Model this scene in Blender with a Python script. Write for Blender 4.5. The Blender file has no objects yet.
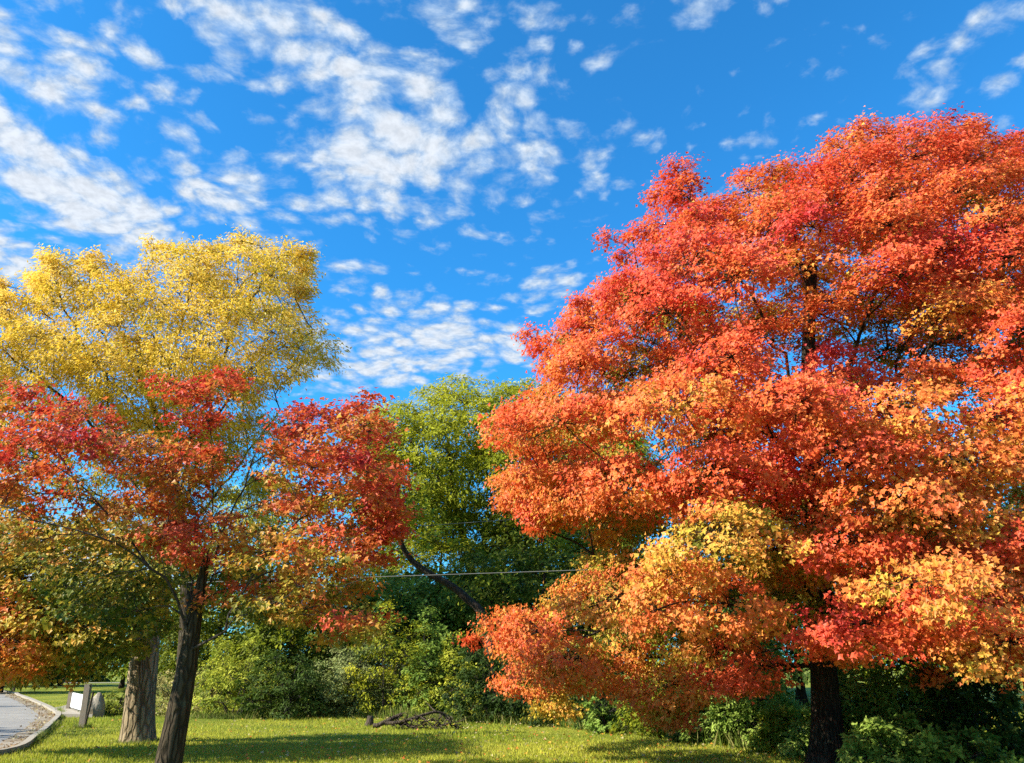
import bpy, math, random
import numpy as np

RNG = np.random.default_rng(11)
random.seed(5)
S = bpy.context.scene
COL = S.collection

# ------------------------------------------------------------------ camera
W, H, F = 1024, 763, 788.0
PITCH = math.radians(19.8)
EYE = 1.6
cp, sp = math.cos(PITCH), math.sin(PITCH)


def ray(u, v):
    u = np.asarray(u, float); v = np.asarray(v, float)
    a = (u - W / 2) / F
    b = -(v - H / 2) / F
    return np.stack([a, cp - b * sp, sp + b * cp], -1)      # right, forward, up


def at(u, v, Y):
    """world point seen at image position (u, v) at distance Y in front of the camera"""
    d = ray(u, v)
    t = np.asarray(Y, float) / d[..., 1]
    return d * t[..., None] + np.array([0, 0, EYE])


def gp(u, v):
    """ground point seen at (u, v)"""
    d = ray(u, v)
    t = -EYE / d[..., 2]
    p = d * t[..., None]
    p[..., 2] = 0
    return p


cam = bpy.data.cameras.new('camera')
cam.sensor_width = 36
cam.lens = F / W * 36
cam.clip_start = 0.1
cam.clip_end = 3000
co = bpy.data.objects.new('camera', cam)
COL.objects.link(co)
co.location = (0, 0, EYE)
co.rotation_euler = (math.radians(90) + PITCH, 0, 0)
S.camera = co

# ------------------------------------------------------------------ light
SUN_EL = math.radians(32)
SUN_FROM = np.array([-0.95, -0.32])                          # horizontal direction towards the sun
SUN_FROM /= np.linalg.norm(SUN_FROM)
sun = bpy.data.lights.new('sun', 'SUN')
sun.energy = 5.0
sun.angle = math.radians(0.5)
sun.color = (1.0, 0.93, 0.80)
so = bpy.data.objects.new('sun', sun)
COL.objects.link(so)
dirv = -np.array([SUN_FROM[0] * math.cos(SUN_EL), SUN_FROM[1] * math.cos(SUN_EL), math.sin(SUN_EL)])
from mathutils import Vector
so.rotation_euler = Vector(dirv).to_track_quat('-Z', 'Y').to_euler()
so.location = (-30, -20, 40)


# ------------------------------------------------------------------ node helpers
class NT:
    def __init__(s, tree):
        s.t = tree; s.n = tree.nodes; s.l = tree.links

    def new(s, typ, **kw):
        n = s.n.new(typ)
        for k, v in kw.items():
            setattr(n, k, v)
        return n

    def val(s, n, i, v):
        if isinstance(v, bpy.types.NodeSocket):
            s.l.new(v, n.inputs[i])
        else:
            n.inputs[i].default_value = v

    def math(s, op, a, b=None, c=None, clamp=False):
        n = s.new('ShaderNodeMath', operation=op)
        n.use_clamp = clamp
        s.val(n, 0, a)
        if b is not None: s.val(n, 1, b)
        if c is not None: s.val(n, 2, c)
        return n.outputs[0]

    def vmath(s, op, a, b=None):
        n = s.new('ShaderNodeVectorMath', operation=op)
        s.val(n, 0, a)
        if b is not None: s.val(n, 1, b)
        return n.outputs[0]

    def sep(s, a):
        n = s.new('ShaderNodeSeparateXYZ'); s.val(n, 0, a)
        return n.outputs

    def comb(s, x, y, z):
        n = s.new('ShaderNodeCombineXYZ')
        s.val(n, 0, x); s.val(n, 1, y); s.val(n, 2, z)
        return n.outputs[0]

    def noise(s, vec, scale, detail=4, rough=0.5, dist=0.0, out='Fac'):
        n = s.new('ShaderNodeTexNoise')
        s.val(n, 'Vector', vec)
        n.inputs['Scale'].default_value = scale
        n.inputs['Detail'].default_value = detail
        n.inputs['Roughness'].default_value = rough
        n.inputs['Distortion'].default_value = dist
        return n.outputs[out]

    def smooth(s, x, lo, hi, a=0.0, b=1.0):
        n = s.new('ShaderNodeMapRange', interpolation_type='SMOOTHSTEP')
        s.val(n, 0, x)
        n.inputs[1].default_value = lo; n.inputs[2].default_value = hi
        n.inputs[3].default_value = a; n.inputs[4].default_value = b
        return n.outputs[0]

    def mix(s, f, a, b, mode='MIX'):
        n = s.new('ShaderNodeMix', data_type='RGBA', blend_type=mode)
        s.val(n, 0, f)
        for i, v in ((6, a), (7, b)):
            if isinstance(v, bpy.types.NodeSocket):
                s.l.new(v, n.inputs[i])
            else:
                n.inputs[i].default_value = (*v, 1) if len(v) == 3 else v
        return n.outputs[2]


def mat(name):
    m = bpy.data.materials.new(name)
    m.use_nodes = True
    m.node_tree.nodes.clear()
    t = NT(m.node_tree)
    out = t.new('ShaderNodeOutputMaterial')
    return m, t, out


def principled(t, out, color, rough=0.8, bump=None, bstr=0.3, bdist=0.02, spec=0.3):
    p = t.new('ShaderNodeBsdfPrincipled')
    t.val(p, 'Base Color', color if isinstance(color, bpy.types.NodeSocket) else (*color, 1))
    t.val(p, 'Roughness', rough)
    p.inputs['Specular IOR Level'].default_value = spec
    if bump is not None:
        b = t.new('ShaderNodeBump')
        b.inputs['Strength'].default_value = bstr
        b.inputs['Distance'].default_value = bdist
        t.val(b, 'Height', bump)
        t.l.new(b.outputs[0], p.inputs['Normal'])
    t.l.new(p.outputs[0], out.inputs[0])
    return p


def leaf_mat(name, trans=0.38, rough=0.5, spec=0.25):
    m, t, out = mat(name)
    a = t.new('ShaderNodeAttribute', attribute_name='col')
    p = t.new('ShaderNodeBsdfPrincipled')
    t.l.new(a.outputs['Color'], p.inputs['Base Color'])
    p.inputs['Roughness'].default_value = rough
    p.inputs['Specular IOR Level'].default_value = spec
    tr = t.new('ShaderNodeBsdfTranslucent')
    t.l.new(a.outputs['Color'], tr.inputs['Color'])
    mx = t.new('ShaderNodeMixShader')
    mx.inputs[0].default_value = trans
    t.l.new(p.outputs[0], mx.inputs[1]); t.l.new(tr.outputs[0], mx.inputs[2])
    t.l.new(mx.outputs[0], out.inputs[0])
    return m


def bark_mat(name, dark, light, scale=7.0, bstr=0.9):
    m, t, out = mat(name)
    tc = t.new('ShaderNodeTexCoord')
    o = tc.outputs['Object']
    v = t.vmath('MULTIPLY', o, (1, 1, 0.16))
    warp = t.noise(o, 3.0, 3, out='Color')
    v = t.vmath('ADD', v, t.vmath('MULTIPLY', warp, (0.12, 0.12, 0.05)))
    vo = t.new('ShaderNodeTexVoronoi', feature='DISTANCE_TO_EDGE')
    t.val(vo, 'Vector', v); vo.inputs['Scale'].default_value = scale * 2.2
    ridge = t.smooth(vo.outputs['Distance'], 0.0, 0.22)
    fine = t.noise(t.vmath('MULTIPLY', o, (1, 1, 0.3)), scale * 9, 6, 0.65)
    big = t.noise(o, 1.7, 4)
    h = t.math('ADD', ridge, t.math('MULTIPLY', fine, 0.55))
    f = t.math('ADD', t.math('MULTIPLY', h, 0.45), t.math('MULTIPLY', t.math('SUBTRACT', big, 0.5), 0.7), clamp=True)
    c = t.mix(f, dark, light)
    lich = t.smooth(t.noise(o, 5.0, 5, 0.6), 0.6, 0.72)
    c = t.mix(t.math('MULTIPLY', lich, 0.3), c, (0.13, 0.14, 0.09))
    principled(t, out, c, 0.92, h, bstr, 0.03, 0.15)
    return m


M_LEAF = leaf_mat('broad_leaf')
M_FINE = leaf_mat('fine_leaf', 0.42, 0.6, 0.12)
M_SHRUB = leaf_mat('shrub_leaf', 0.36, 0.6, 0.15)
M_GRASS = leaf_mat('grass_blade', 0.4, 0.6, 0.15)
M_BARK = bark_mat('maple_bark', (0.022, 0.016, 0.009), (0.10, 0.076, 0.045))
M_BARK_PALE = bark_mat('old_bark', (0.08, 0.058, 0.033), (0.44, 0.34, 0.20), 4.5, 1.0)
M_BARK_DARK = bark_mat('dark_bark', (0.018, 0.012, 0.008), (0.085, 0.062, 0.042))
M_TWIG = bark_mat('twig_bark', (0.030, 0.023, 0.018), (0.10, 0.085, 0.07), 10, 0.3)
M_DEAD = bark_mat('dead_wood', (0.03, 0.022, 0.016), (0.15, 0.115, 0.08), 8, 0.6)


# ------------------------------------------------------------------ object helpers
def link(o, parent=None):
    COL.objects.link(o)
    if parent is not None:
        o.parent = parent
        o.matrix_parent_inverse.identity()
        o.location = tuple(Vector(o.location) - Vector(parent.location))
    return o


def tag(o, label=None, cat=None, group=None, kind=None):
    if label: o['label'] = label
    if cat: o['category'] = cat
    if group: o['group'] = group
    if kind: o['kind'] = kind
    return o


def thing(name, loc, label, cat, group=None):
    o = bpy.data.objects.new(name, None)
    o.empty_display_size = 0.3
    COL.objects.link(o)
    o.location = tuple(float(x) for x in loc)
    return tag(o, label, cat, group)


def np_mesh(name, verts, faces_flat, nper, material, parent=None, col=None, smooth=False, origin=None):
    """faces_flat: flat vertex indices; nper: vertices per face (int or array)"""
    verts = np.asarray(verts, np.float64)
    org = np.zeros(3)
    if parent is not None:
        org = np.array(parent.location)
    elif origin is not None:
        org = np.asarray(origin, float)
    verts = verts - org
    faces_flat = np.asarray(faces_flat, np.int32).ravel()
    if np.isscalar(nper):
        nf = len(faces_flat) // nper
        starts = np.arange(nf, dtype=np.int32) * nper
    else:
        nper = np.asarray(nper, np.int32); nf = len(nper)
        starts = np.concatenate([[0], np.cumsum(nper)[:-1]]).astype(np.int32)
    me = bpy.data.meshes.new(name)
    me.vertices.add(len(verts))
    me.vertices.foreach_set('co', verts.astype(np.float32).ravel())
    me.loops.add(len(faces_flat))
    me.loops.foreach_set('vertex_index', faces_flat)
    me.polygons.add(nf)
    me.polygons.foreach_set('loop_start', starts)
    me.update(calc_edges=True)
    me.polygons.foreach_set('use_smooth', np.full(nf, smooth, bool))
    if col is not None:
        a = me.attributes.new('col', 'FLOAT_COLOR', 'FACE')
        c = np.ones((nf, 4), np.float32); c[:, :3] = col
        a.data.foreach_set('color', c.ravel())
    me.materials.append(material)
    o = bpy.data.objects.new(name, me)
    COL.objects.link(o)
    if parent is not None:
        o.parent = parent
    else:
        o.location = tuple(org)
    return o


def norm(a):
    return a / np.maximum(np.linalg.norm(a, axis=-1, keepdims=True), 1e-9)


# ------------------------------------------------------------------ leaves
MAPLE = np.array([[0, 0, 0], [.50, .56, .16], [.60, .20, .05], [1.05, 0, -.10], [.60, -.20, .05], [.50, -.56, .16]])
MAPLE_F = np.array([[0, 1, 2, 3], [0, 3, 4, 5]])
DIAM = np.array([[0, 0, 0], [.45, .26, .06], [1, 0, -.08], [.45, -.26, .06]])
DIAM_F = np.array([[0, 1, 2, 3]])
FROND = np.array([[0, 0, 0], [.35, .17, .03], [1, 0, -.15], [.35, -.17, .03]])
BLADE = np.array([[0, .11, 0], [0, -.11, 0], [1, 0, 0.0]])
BLADE_F = np.array([[0, 1, 2]])


def leaves(P, N, T, size, shape, faces):
    """P positions, N leaf normals, T tip directions (made perpendicular to N), size per leaf -> verts, faces"""
    N = norm(N)
    T = norm(T - (T * N).sum(-1, keepdims=True) * N)
    B = np.cross(N, T)
    s = np.asarray(size)[:, None, None]
    V = P[:, None, :] + s * (shape[None, :, 0:1] * T[:, None] + shape[None, :, 1:2] * B[:, None] + shape[None, :, 2:3] * N[:, None])
    k = len(shape)
    Fc = faces[None] + (np.arange(len(P)) * k)[:, None, None]
    return V.reshape(-1, 3), Fc.reshape(-1)


# colour of an autumn leaf from green (0) to deep red (1)
RAMP_X = np.array([0.0, .16, .30, .42, .56, .72, .88, 1.0])
RAMP_C = np.array([[.060, .115, .014], [.19, .21, .020], [.48, .38, .040], [.70, .38, .055],
                   [.76, .225, .050], [.75, .138, .040], [.71, .088, .042], [.50, .032, .028]])


def ramp(s, X=RAMP_X, C=RAMP_C):
    s = np.clip(s, 0, 1)
    return np.stack([np.interp(s, X, C[:, i]) for i in range(3)], -1)


def idw(pts, u, v, power=3.0):
    pts = np.asarray(pts, float)
    d2 = (u[:, None] - pts[None, :, 0]) ** 2 + (v[:, None] - pts[None, :, 1]) ** 2 + 60
    w = d2 ** (-power / 2)
    return (w * pts[None, :, 2]).sum(1) / w.sum(1)


# ------------------------------------------------------------------ outline sampling
def pip(poly, u, v):
    poly = np.asarray(poly, float)
    x1, y1 = poly[:, 0], poly[:, 1]
    x2, y2 = np.roll(x1, -1), np.roll(y1, -1)
    u = u[:, None]; v = v[:, None]
    c = ((y1 > v) != (y2 > v)) & (u < (x2 - x1) * (v - y1) / np.where(y2 == y1, 1e-9, y2 - y1) + x1)
    return c.sum(1) % 2 == 1


def edge_dist(poly, u, v):
    poly = np.asarray(poly, float)
    a = poly; b = np.roll(poly, -1, 0)
    p = np.stack([u, v], -1)[:, None]
    ab = b - a
    t = np.clip(((p - a) * ab).sum(-1) / np.maximum((ab ** 2).sum(-1), 1e-9), 0, 1)
    return np.linalg.norm(p - (a + t[..., None] * ab), axis=-1).min(1)


def crown_points(poly, D, T, n, sep, inset, emax=110, front=0.62, zs=1.6, rng=RNG, shell=0.5, yoff=0.0):
    """n clump centres filling a crown whose outline at distance D is poly; T = half thickness (m)"""
    poly = np.asarray(poly, float)
    lo, hi = poly.min(0), poly.max(0)
    cand = 60 * n
    u = rng.uniform(lo[0], hi[0], cand); v = rng.uniform(lo[1], hi[1], cand)
    k = pip(poly, u, v)
    u, v = u[k], v[k]
    e = edge_dist(poly, u, v)
    k = e > inset
    u, v, e = u[k], v[k], e[k]
    ee = np.minimum((e - inset) / emax, 1)
    half = T * np.sqrt(1 - (1 - ee) ** 2)
    t = rng.uniform(0, 1, len(u)) ** shell
    sgn = np.where(rng.uniform(0, 1, len(u)) < front, -1, 1)
    dy = sgn * t * half
    P = at(u, v, D + yoff + dy)
    out = []
    keep = []
    Q = P * np.array([1, 1, zs])
    acc = np.empty((n, 3)); m = 0
    for i in range(len(P)):
        if m >= n: break
        if m and (((acc[:m] - Q[i]) ** 2).sum(1).min() < sep * sep):
            continue
        acc[m] = Q[i]; m += 1
        keep.append(i)
    keep = np.array(keep)
    return P[keep], u[keep], v[keep], dy[keep] / max(T, 1e-6)


# ------------------------------------------------------------------ tubes
class Tubes:
    def __init__(s):
        s.V = []; s.Fq = []; s.n = 0

    def add(s, pts, rad, sides=6, cap=True, bumpy=0.0, flare=None):
        pts = np.asarray(pts, float); rad = np.asarray(rad, float)
        k = len(pts)
        tan = norm(np.gradient(pts, axis=0))
        ref = np.array([0.31, 0.95, 0.05]) if abs(tan[0][2]) > 0.6 else np.array([0.05, 0.1, 0.99])
        x = norm(np.cross(tan, ref)); y = np.cross(tan, x)
        a = np.arange(sides) / sides * 2 * math.pi
        r = rad[:, None] * np.ones(sides)[None]
        if bumpy:
            zz = np.linspace(0, k * 0.35, k)[:, None]
            r = r * (1 + bumpy * (np.sin(a * 3 + zz * .15 + 1.3) * .5 + np.sin(a * 5 - zz * .3) * .45 + np.sin(a * 9 + zz * .4) * .5
                                  + np.sin(a * 2 + zz * 1.1) * .25))
        if flare is not None:
            r = r * (1 + flare[:, None] * (1 + 0.55 * np.sin(a * 5 + .7)[None] + .3 * np.sin(a * 3)[None]))
        V = pts[:, None] + r[..., None] * (np.cos(a)[None, :, None] * x[:, None] + np.sin(a)[None, :, None] * y[:, None])
        i = np.arange(k - 1)[:, None] * sides; j = np.arange(sides)[None]; j2 = (j + 1) % sides
        q = np.stack([i + j, i + j2, i + sides + j2, i + sides + j], -1).reshape(-1, 4) + s.n
        s.V.append(V.reshape(-1, 3)); s.Fq.append(q)
        s.n += k * sides

    def twigs(s, A, B, r0, r1, bend=0.12, rng=RNG, sides=3):
        """many thin three-point twigs from A to B"""
        n = len(A)
        if n == 0: return
        mid = (A + B) / 2 + rng.normal(0, 1, (n, 3)) * bend * np.linalg.norm(B - A, axis=1)[:, None]
        mid[:, 2] += 0.06 * np.linalg.norm(B - A, axis=1)
        pts = np.stack([A, mid, B], 1)
        t = norm(B - A)
        ref = np.where(np.abs(t[:, 2:3]) > .8, np.array([[1., 0, 0]]), np.array([[0, 0, 1.]]))
        x = norm(np.cross(t, ref)); y = np.cross(t, x)
        a = np.arange(sides) / sides * 2 * math.pi
        rr = np.array([r0, (r0 + r1) / 2, r1])
        V = pts[:, :, None] + rr[None, :, None, None] * (np.cos(a)[None, None, :, None] * x[:, None, None] + np.sin(a)[None, None, :, None] * y[:, None, None])
        V = V.reshape(-1, 3)
        j = np.arange(sides); j2 = (j + 1) % sides
        f = []
        for i in range(2):
            f.append(np.stack([i * sides + j, i * sides + j2, (i + 1) * sides + j2, (i + 1) * sides + j], -1))
        f = np.concatenate(f)
        q = (f[None] + (np.arange(n) * 3 * sides)[:, None, None]).reshape(-1, 4) + s.n
        s.V.append(V); s.Fq.append(q); s.n += len(V)

    def build(s, name, material, parent=None, origin=None):
        return np_mesh(name, np.concatenate(s.V), np.concatenate(s.Fq), 4, material, parent, smooth=True, origin=origin)


def resample(pts, step):
    pts = np.asarray(pts, float)
    # Catmull-Rom then resample
    P = np.vstack([2 * pts[0] - pts[1], pts, 2 * pts[-1] - pts[-2]])
    out = []
    for i in range(1, len(P) - 2):
        n = max(2, int(np.linalg.norm(P[i + 1] - P[i]) / step) + 1)
        t = np.linspace(0, 1, n, endpoint=False)[:, None]
        a, b, c, d = P[i - 1], P[i], P[i + 1], P[i + 2]
        out.append(.5 * ((2 * b) + (-a + c) * t + (2 * a - 5 * b + 4 * c - d) * t ** 2 + (-a + 3 * b - 3 * c + d) * t ** 3))
    out.append(P[-2][None])
    return np.vstack(out)


class Skeleton:
    """branches grown from a trunk and hand-laid limbs to the leaf clumps; limb radii follow from what they carry"""

    def __init__(s, trunk, limbs, step=0.35, rng=RNG):
        s.rng = rng
        s.pos = []; s.par = []; s.dir = []; s.plen = []; s.chains = []
        s.step = step
        s._chain(None, resample(trunk, step))
        for l in limbs:
            l = np.asarray(l, float)
            P = np.array(s.pos)
            k = int(((P - l[0]) ** 2).sum(1).argmin())
            pts = resample(np.vstack([P[k], l[1:]]), step)
            pts[1:-1] += rng.normal(0, 0.035 * step / 0.35, pts[1:-1].shape)
            s._chain(k, pts)

    def _chain(s, start, pts):
        ids = []
        prev = start
        if start is not None:
            ids.append(start); pts = pts[1:]
        for p in pts:
            i = len(s.pos)
            s.pos.append(np.asarray(p, float)); s.par.append(-1 if prev is None else prev)
            if prev is None:
                s.dir.append(np.array([0, 0, 1.])); s.plen.append(0.)
            else:
                d = p - s.pos[prev]; L = np.linalg.norm(d)
                s.dir.append(d / max(L, 1e-6)); s.plen.append(s.plen[prev] + L)
            ids.append(i); prev = i
        s.chains.append(ids)

    def grow(s, targets, alpha=0.35, down=0.6, min_h=0.0):
        n0 = len(s.pos)
        P0 = np.array(s.pos)
        d0 = np.array([((P0 - t) ** 2).sum(1).min() for t in targets])
        s.tip = {}
        for ti in np.argsort(d0):
            t = targets[ti]
            P = np.array(s.pos); Dr = np.array(s.dir); pl = np.array(s.plen)
            v = t - P; L = np.linalg.norm(v, axis=1)
            dn = np.maximum(-v[:, 2], 0)
            ang = 1 - (v * Dr).sum(1) / np.maximum(L, 1e-6)
            cost = L + alpha * pl + down * dn + 0.35 * L * ang + np.where(P[:, 2] < min_h, 50, 0)
            k = int(cost.argmin())
            L = L[k]
            n = max(2, int(L / s.step) + 1)
            d1 = norm(Dr[k] * 0.6 + v[k] / max(L, 1e-6) * 0.8 + np.array([0, 0, .25]))
            c1 = P[k] + d1 * L * 0.45
            c2 = t - np.array([0, 0, -.05]) * L
            tt = np.linspace(0, 1, n + 1)[:, None]
            pts = (1 - tt) ** 2 * P[k] + 2 * (1 - tt) * tt * c1 + tt ** 2 * t
            if n > 2:
                pts[1:-1] += s.rng.normal(0, 0.05 * s.step, pts[1:-1].shape) * 1.6
            s._chain(k, pts)
            s.tip[int(ti)] = s.chains[-1][-1]

    def tubes(s, tube, tip_r=0.010, expo=2.2, scale=1.0, skip_first=True, sides_big=9):
        n = len(s.pos)
        acc = np.zeros(n)
        has_child = np.zeros(n, bool)
        for i, p in enumerate(s.par):
            if p >= 0: has_child[p] = True
        acc[~has_child] = tip_r ** expo
        for i in range(n - 1, -1, -1):           # children always have larger ids than their parents
            acc[i] = max(acc[i], tip_r ** expo)
            if s.par[i] >= 0: acc[s.par[i]] += acc[i]
        rad = acc ** (1 / expo) * scale
        s.rad = rad
        P = np.array(s.pos)
        for ci, ids in enumerate(s.chains):
            if ci == 0 and skip_first: continue
            if len(ids) < 2: continue
            r = rad[ids].copy()
            if ci > 0: r[0] = min(r[0], r[1] * 1.25)
            r = np.minimum(r, np.maximum.accumulate(r[::-1])[::-1])
            sides = sides_big if r.max() > 0.06 else (6 if r.max() > 0.025 else 4)
            tube.add(P[ids], r, sides, bumpy=0.06 if r.max() > .05 else 0)


def trunk_tube(pts, r_base, r_top, flare=0.5, flare_h=0.7, sides=28, bumpy=0.055, step=0.12, texp=0.9):
    pts = resample(pts, step)
    L = np.concatenate([[0], np.cumsum(np.linalg.norm(np.diff(pts, axis=0), axis=1))])
    r = r_base + (r_top - r_base) * (L / L[-1]) ** texp
    fl = flare * np.exp(-L / (flare_h * 0.42))
    tb = Tubes()
    tb.add(pts, r, sides, bumpy=bumpy, flare=fl)
    return tb


SUNV = -dirv


# ------------------------------------------------------------------ clump -> sprays -> leaves
def foliage(C, R, clump_s, out, m, k, flat=0.55, sr=0.16, size=0.12, shape=MAPLE, faces=MAPLE_F, rng=RNG,
            up=0.9, outw=0.6, rnd=0.55, s_jit=0.07, inner=0.22, droop=0.3, hang=0.4, sunw=0.45, colf=None, tubes=None, tw=0.006, size_jit=0.33, adapt=True):
    """C clump centres, R radii, clump_s ripeness, out outward unit vectors. Returns V, F, col"""
    n = len(C)
    if adapt and n > 1 and R.min() < .55 * R.max():
        parts = []
        q = np.quantile(R, [0, .25, .5, .75, 1.0]); ref = q[4] * .82
        which = np.searchsorted(q[1:4], R)
        for b in range(4):
            kk = which == b
            if not kk.any(): continue
            ml = max(4, int(round(m * min(1, (R[kk].mean() / ref)) ** 1.6)))
            parts.append(foliage(C[kk], R[kk], clump_s[kk], out[kk], ml, k, flat, sr, size, shape, faces, rng, up, outw, rnd, s_jit, inner, droop, hang, sunw, colf, tubes, tw, size_jit, False))
        V, Fc, cl, Sp, o_ = [], [], [], [], 0
        for p in parts:
            V.append(p[0]); Fc.append(p[1] + o_); cl.append(p[2]); o_ += len(p[0])
        return np.concatenate(V), np.concatenate(Fc), np.concatenate(cl), None
    d = rng.normal(0, 1, (n, m, 3)); d = norm(d)
    d[..., 2] = np.where(rng.uniform(0, 1, (n, m)) < 0.35, -1, 1) * np.abs(d[..., 2])
    d = norm(d + 0.35 * out[:, None])
    rho = rng.uniform(0.35, 1.0, (n, m, 1)) ** 0.6
    off = d * rho * R[:, None, None]
    off[..., 2] *= flat
    off[..., 2] -= droop * R[:, None] * (off[..., 0] ** 2 + off[..., 1] ** 2) / R[:, None] ** 2 * 0.6
    Sp = C[:, None] + off
    if tubes is not None:
        tubes.twigs(np.repeat(C, m, 0), Sp.reshape(-1, 3), tw, tw * 0.4, rng=rng)
    Sr = np.asarray(sr) if np.ndim(sr) else sr
    j = rng.normal(0, 1, (n, m, k, 3)) * Sr
    j[..., 2] *= 0.6
    P = (Sp[:, :, None] + j).reshape(-1, 3)
    outl = np.broadcast_to(norm(out[:, None] * .6 + norm(off) * .7)[:, :, None], (n, m, k, 3)).reshape(-1, 3)
    rn = (np.broadcast_to(rng.normal(0, 1, (n, m, 1, 3)), (n, m, k, 3)).reshape(-1, 3) * .8 + rng.normal(0, 1, P.shape) * .75)
    N = np.array([0, 0, 1.]) * up + outl * outw + rn * rnd + SUNV * sunw
    T = outl + np.array([0, 0, -hang]) + rng.normal(0, .6, P.shape)
    sz = size * (1 + size_jit * rng.normal(0, 1, len(P))).clip(0.4, 1.7)
    V, Fc = leaves(P, N, T, sz, shape, faces)
    spray_s = clump_s[:, None] + rng.normal(0, s_jit, (n, m))
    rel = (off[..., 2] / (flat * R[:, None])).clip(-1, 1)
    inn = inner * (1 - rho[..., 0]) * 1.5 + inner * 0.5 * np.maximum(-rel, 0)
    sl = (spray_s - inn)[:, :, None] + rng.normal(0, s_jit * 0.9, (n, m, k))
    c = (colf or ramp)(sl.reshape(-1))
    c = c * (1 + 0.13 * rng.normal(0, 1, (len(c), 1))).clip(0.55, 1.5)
    return V, Fc, np.repeat(c, len(faces), 0).clip(0, 0.95), Sp


def tree(name, base, label, group, trunk_pts, trunk_r, limbs, clumps, leafkw, bark=M_BARK, twig=M_TWIG, leafm=M_LEAF,
         tip_r=0.010, expo=2.2, scale=1.0, step=0.35, alpha=0.35, flare=0.5, min_h=1.5, center=None, bump=.055, cat='tree', texp=0.9):
    """clumps: (C, R, s)"""
    C, R, s = clumps
    root = thing(name, base, label, cat, group)
    sk = Skeleton(trunk_pts, limbs, step)
    sk.grow(C, alpha=alpha, min_h=min_h)
    tb = Tubes()
    sk.tubes(tb, tip_r, expo, scale)
    trunk_tube(trunk_pts, trunk_r[0], trunk_r[1], flare, bumpy=bump, texp=texp).build('trunk', bark, root)
    cen = np.asarray(center) if center is not None else C.mean(0)
    out = norm((C - cen) * np.array([1, 1, 1.2]))
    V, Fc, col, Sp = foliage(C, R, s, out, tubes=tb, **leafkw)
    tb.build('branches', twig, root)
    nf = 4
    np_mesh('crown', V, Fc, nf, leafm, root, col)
    return root


# ------------------------------------------------------------------ BIG RED MAPLE
MAPLE_OUT = [(832, 118), (850, 108), (875, 115), (905, 110), (935, 107), (960, 112), (985, 122), (1010, 126), (1060, 140), (1120, 210),
             (1150, 320), (1150, 450), (1120, 560), (1080, 640), (1030, 690), (990, 695), (965, 668), (945, 690), (925, 693), (905, 680),
             (885, 660), (850, 668), (828, 655), (812, 640), (790, 628), (778, 640), (775, 690), (745, 702), (718, 685), (700, 690), (690, 718), (655, 728),
             (638, 700), (618, 695), (600, 722), (560, 722), (512, 702), (495, 665), (464, 634), (470, 598), (500, 588), (545, 580),
             (590, 565), (598, 545), (580, 525), (545, 537), (508, 515), (496, 482), (512, 460), (494, 440), (490, 412), (520, 392), (548, 378),
             (532, 352), (522, 334), (556, 320), (570, 296), (602, 290), (607, 262), (598, 236), (625, 228), (645, 212), (660, 195),
             (664, 168), (684, 156), (702, 172), (722, 188), (745, 168), (768, 164), (790, 150), (815, 152)]
MAPLE_S = [(a_, b_, c_ if c_ < .45 else .63 + (c_ - .5) * .50) for a_, b_, c_ in [(900, 130, .92), (960, 150, .84), (700, 190, .93), (680, 170, .97), (760, 210, .80), (840, 170, .9), (820, 300, .80), (950, 280, .88), (880, 240, .80),
           (640, 250, .86), (700, 290, .78), (560, 345, .84), (600, 330, .74), (560, 440, .68), (520, 410, .72), (660, 400, .74), (620, 480, .66), (540, 500, .70),
           (540, 590, .58), (490, 630, .72), (570, 640, .64), (570, 700, .40), (520, 690, .55), (630, 560, .40), (600, 545, .42), (685, 530, .36), (690, 500, .46), (650, 555, .42), (640, 620, .70), (650, 700, .74), (690, 705, .26), (730, 670, .70),
           (700, 600, .62), (760, 570, .34), (790, 600, .22), (820, 490, .93), (780, 470, .86), (850, 550, .78), (880, 480, .72), (900, 530, .44), (950, 460, .64),
           (1000, 440, .64), (1000, 530, .58), (1000, 500, .6), (930, 590, .52), (940, 620, .50), (960, 600, .68), (1000, 580, .64), (870, 630, .76), (830, 610, .68), (890, 590, .52), (930, 690, .47), (985, 670, .88), (880, 670, .62),
           (740, 430, .74), (880, 400, .80), (900, 350, .66), (960, 360, .60), (1000, 350, .62), (1020, 250, .74), (1015, 640, .46), (1080, 600, .5), (1100, 400, .6), (860, 430, .68), (760, 400, .66)]]
B = gp(830, 766); DM = B[1]
tr_pts = [B, at(828, 740, DM), at(824, 670, DM), at(820, 600, DM), at(816, 530, DM), at(812, 450, DM + .2), at(808, 360, DM + .3), at(812, 260, DM + .3)]
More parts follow.
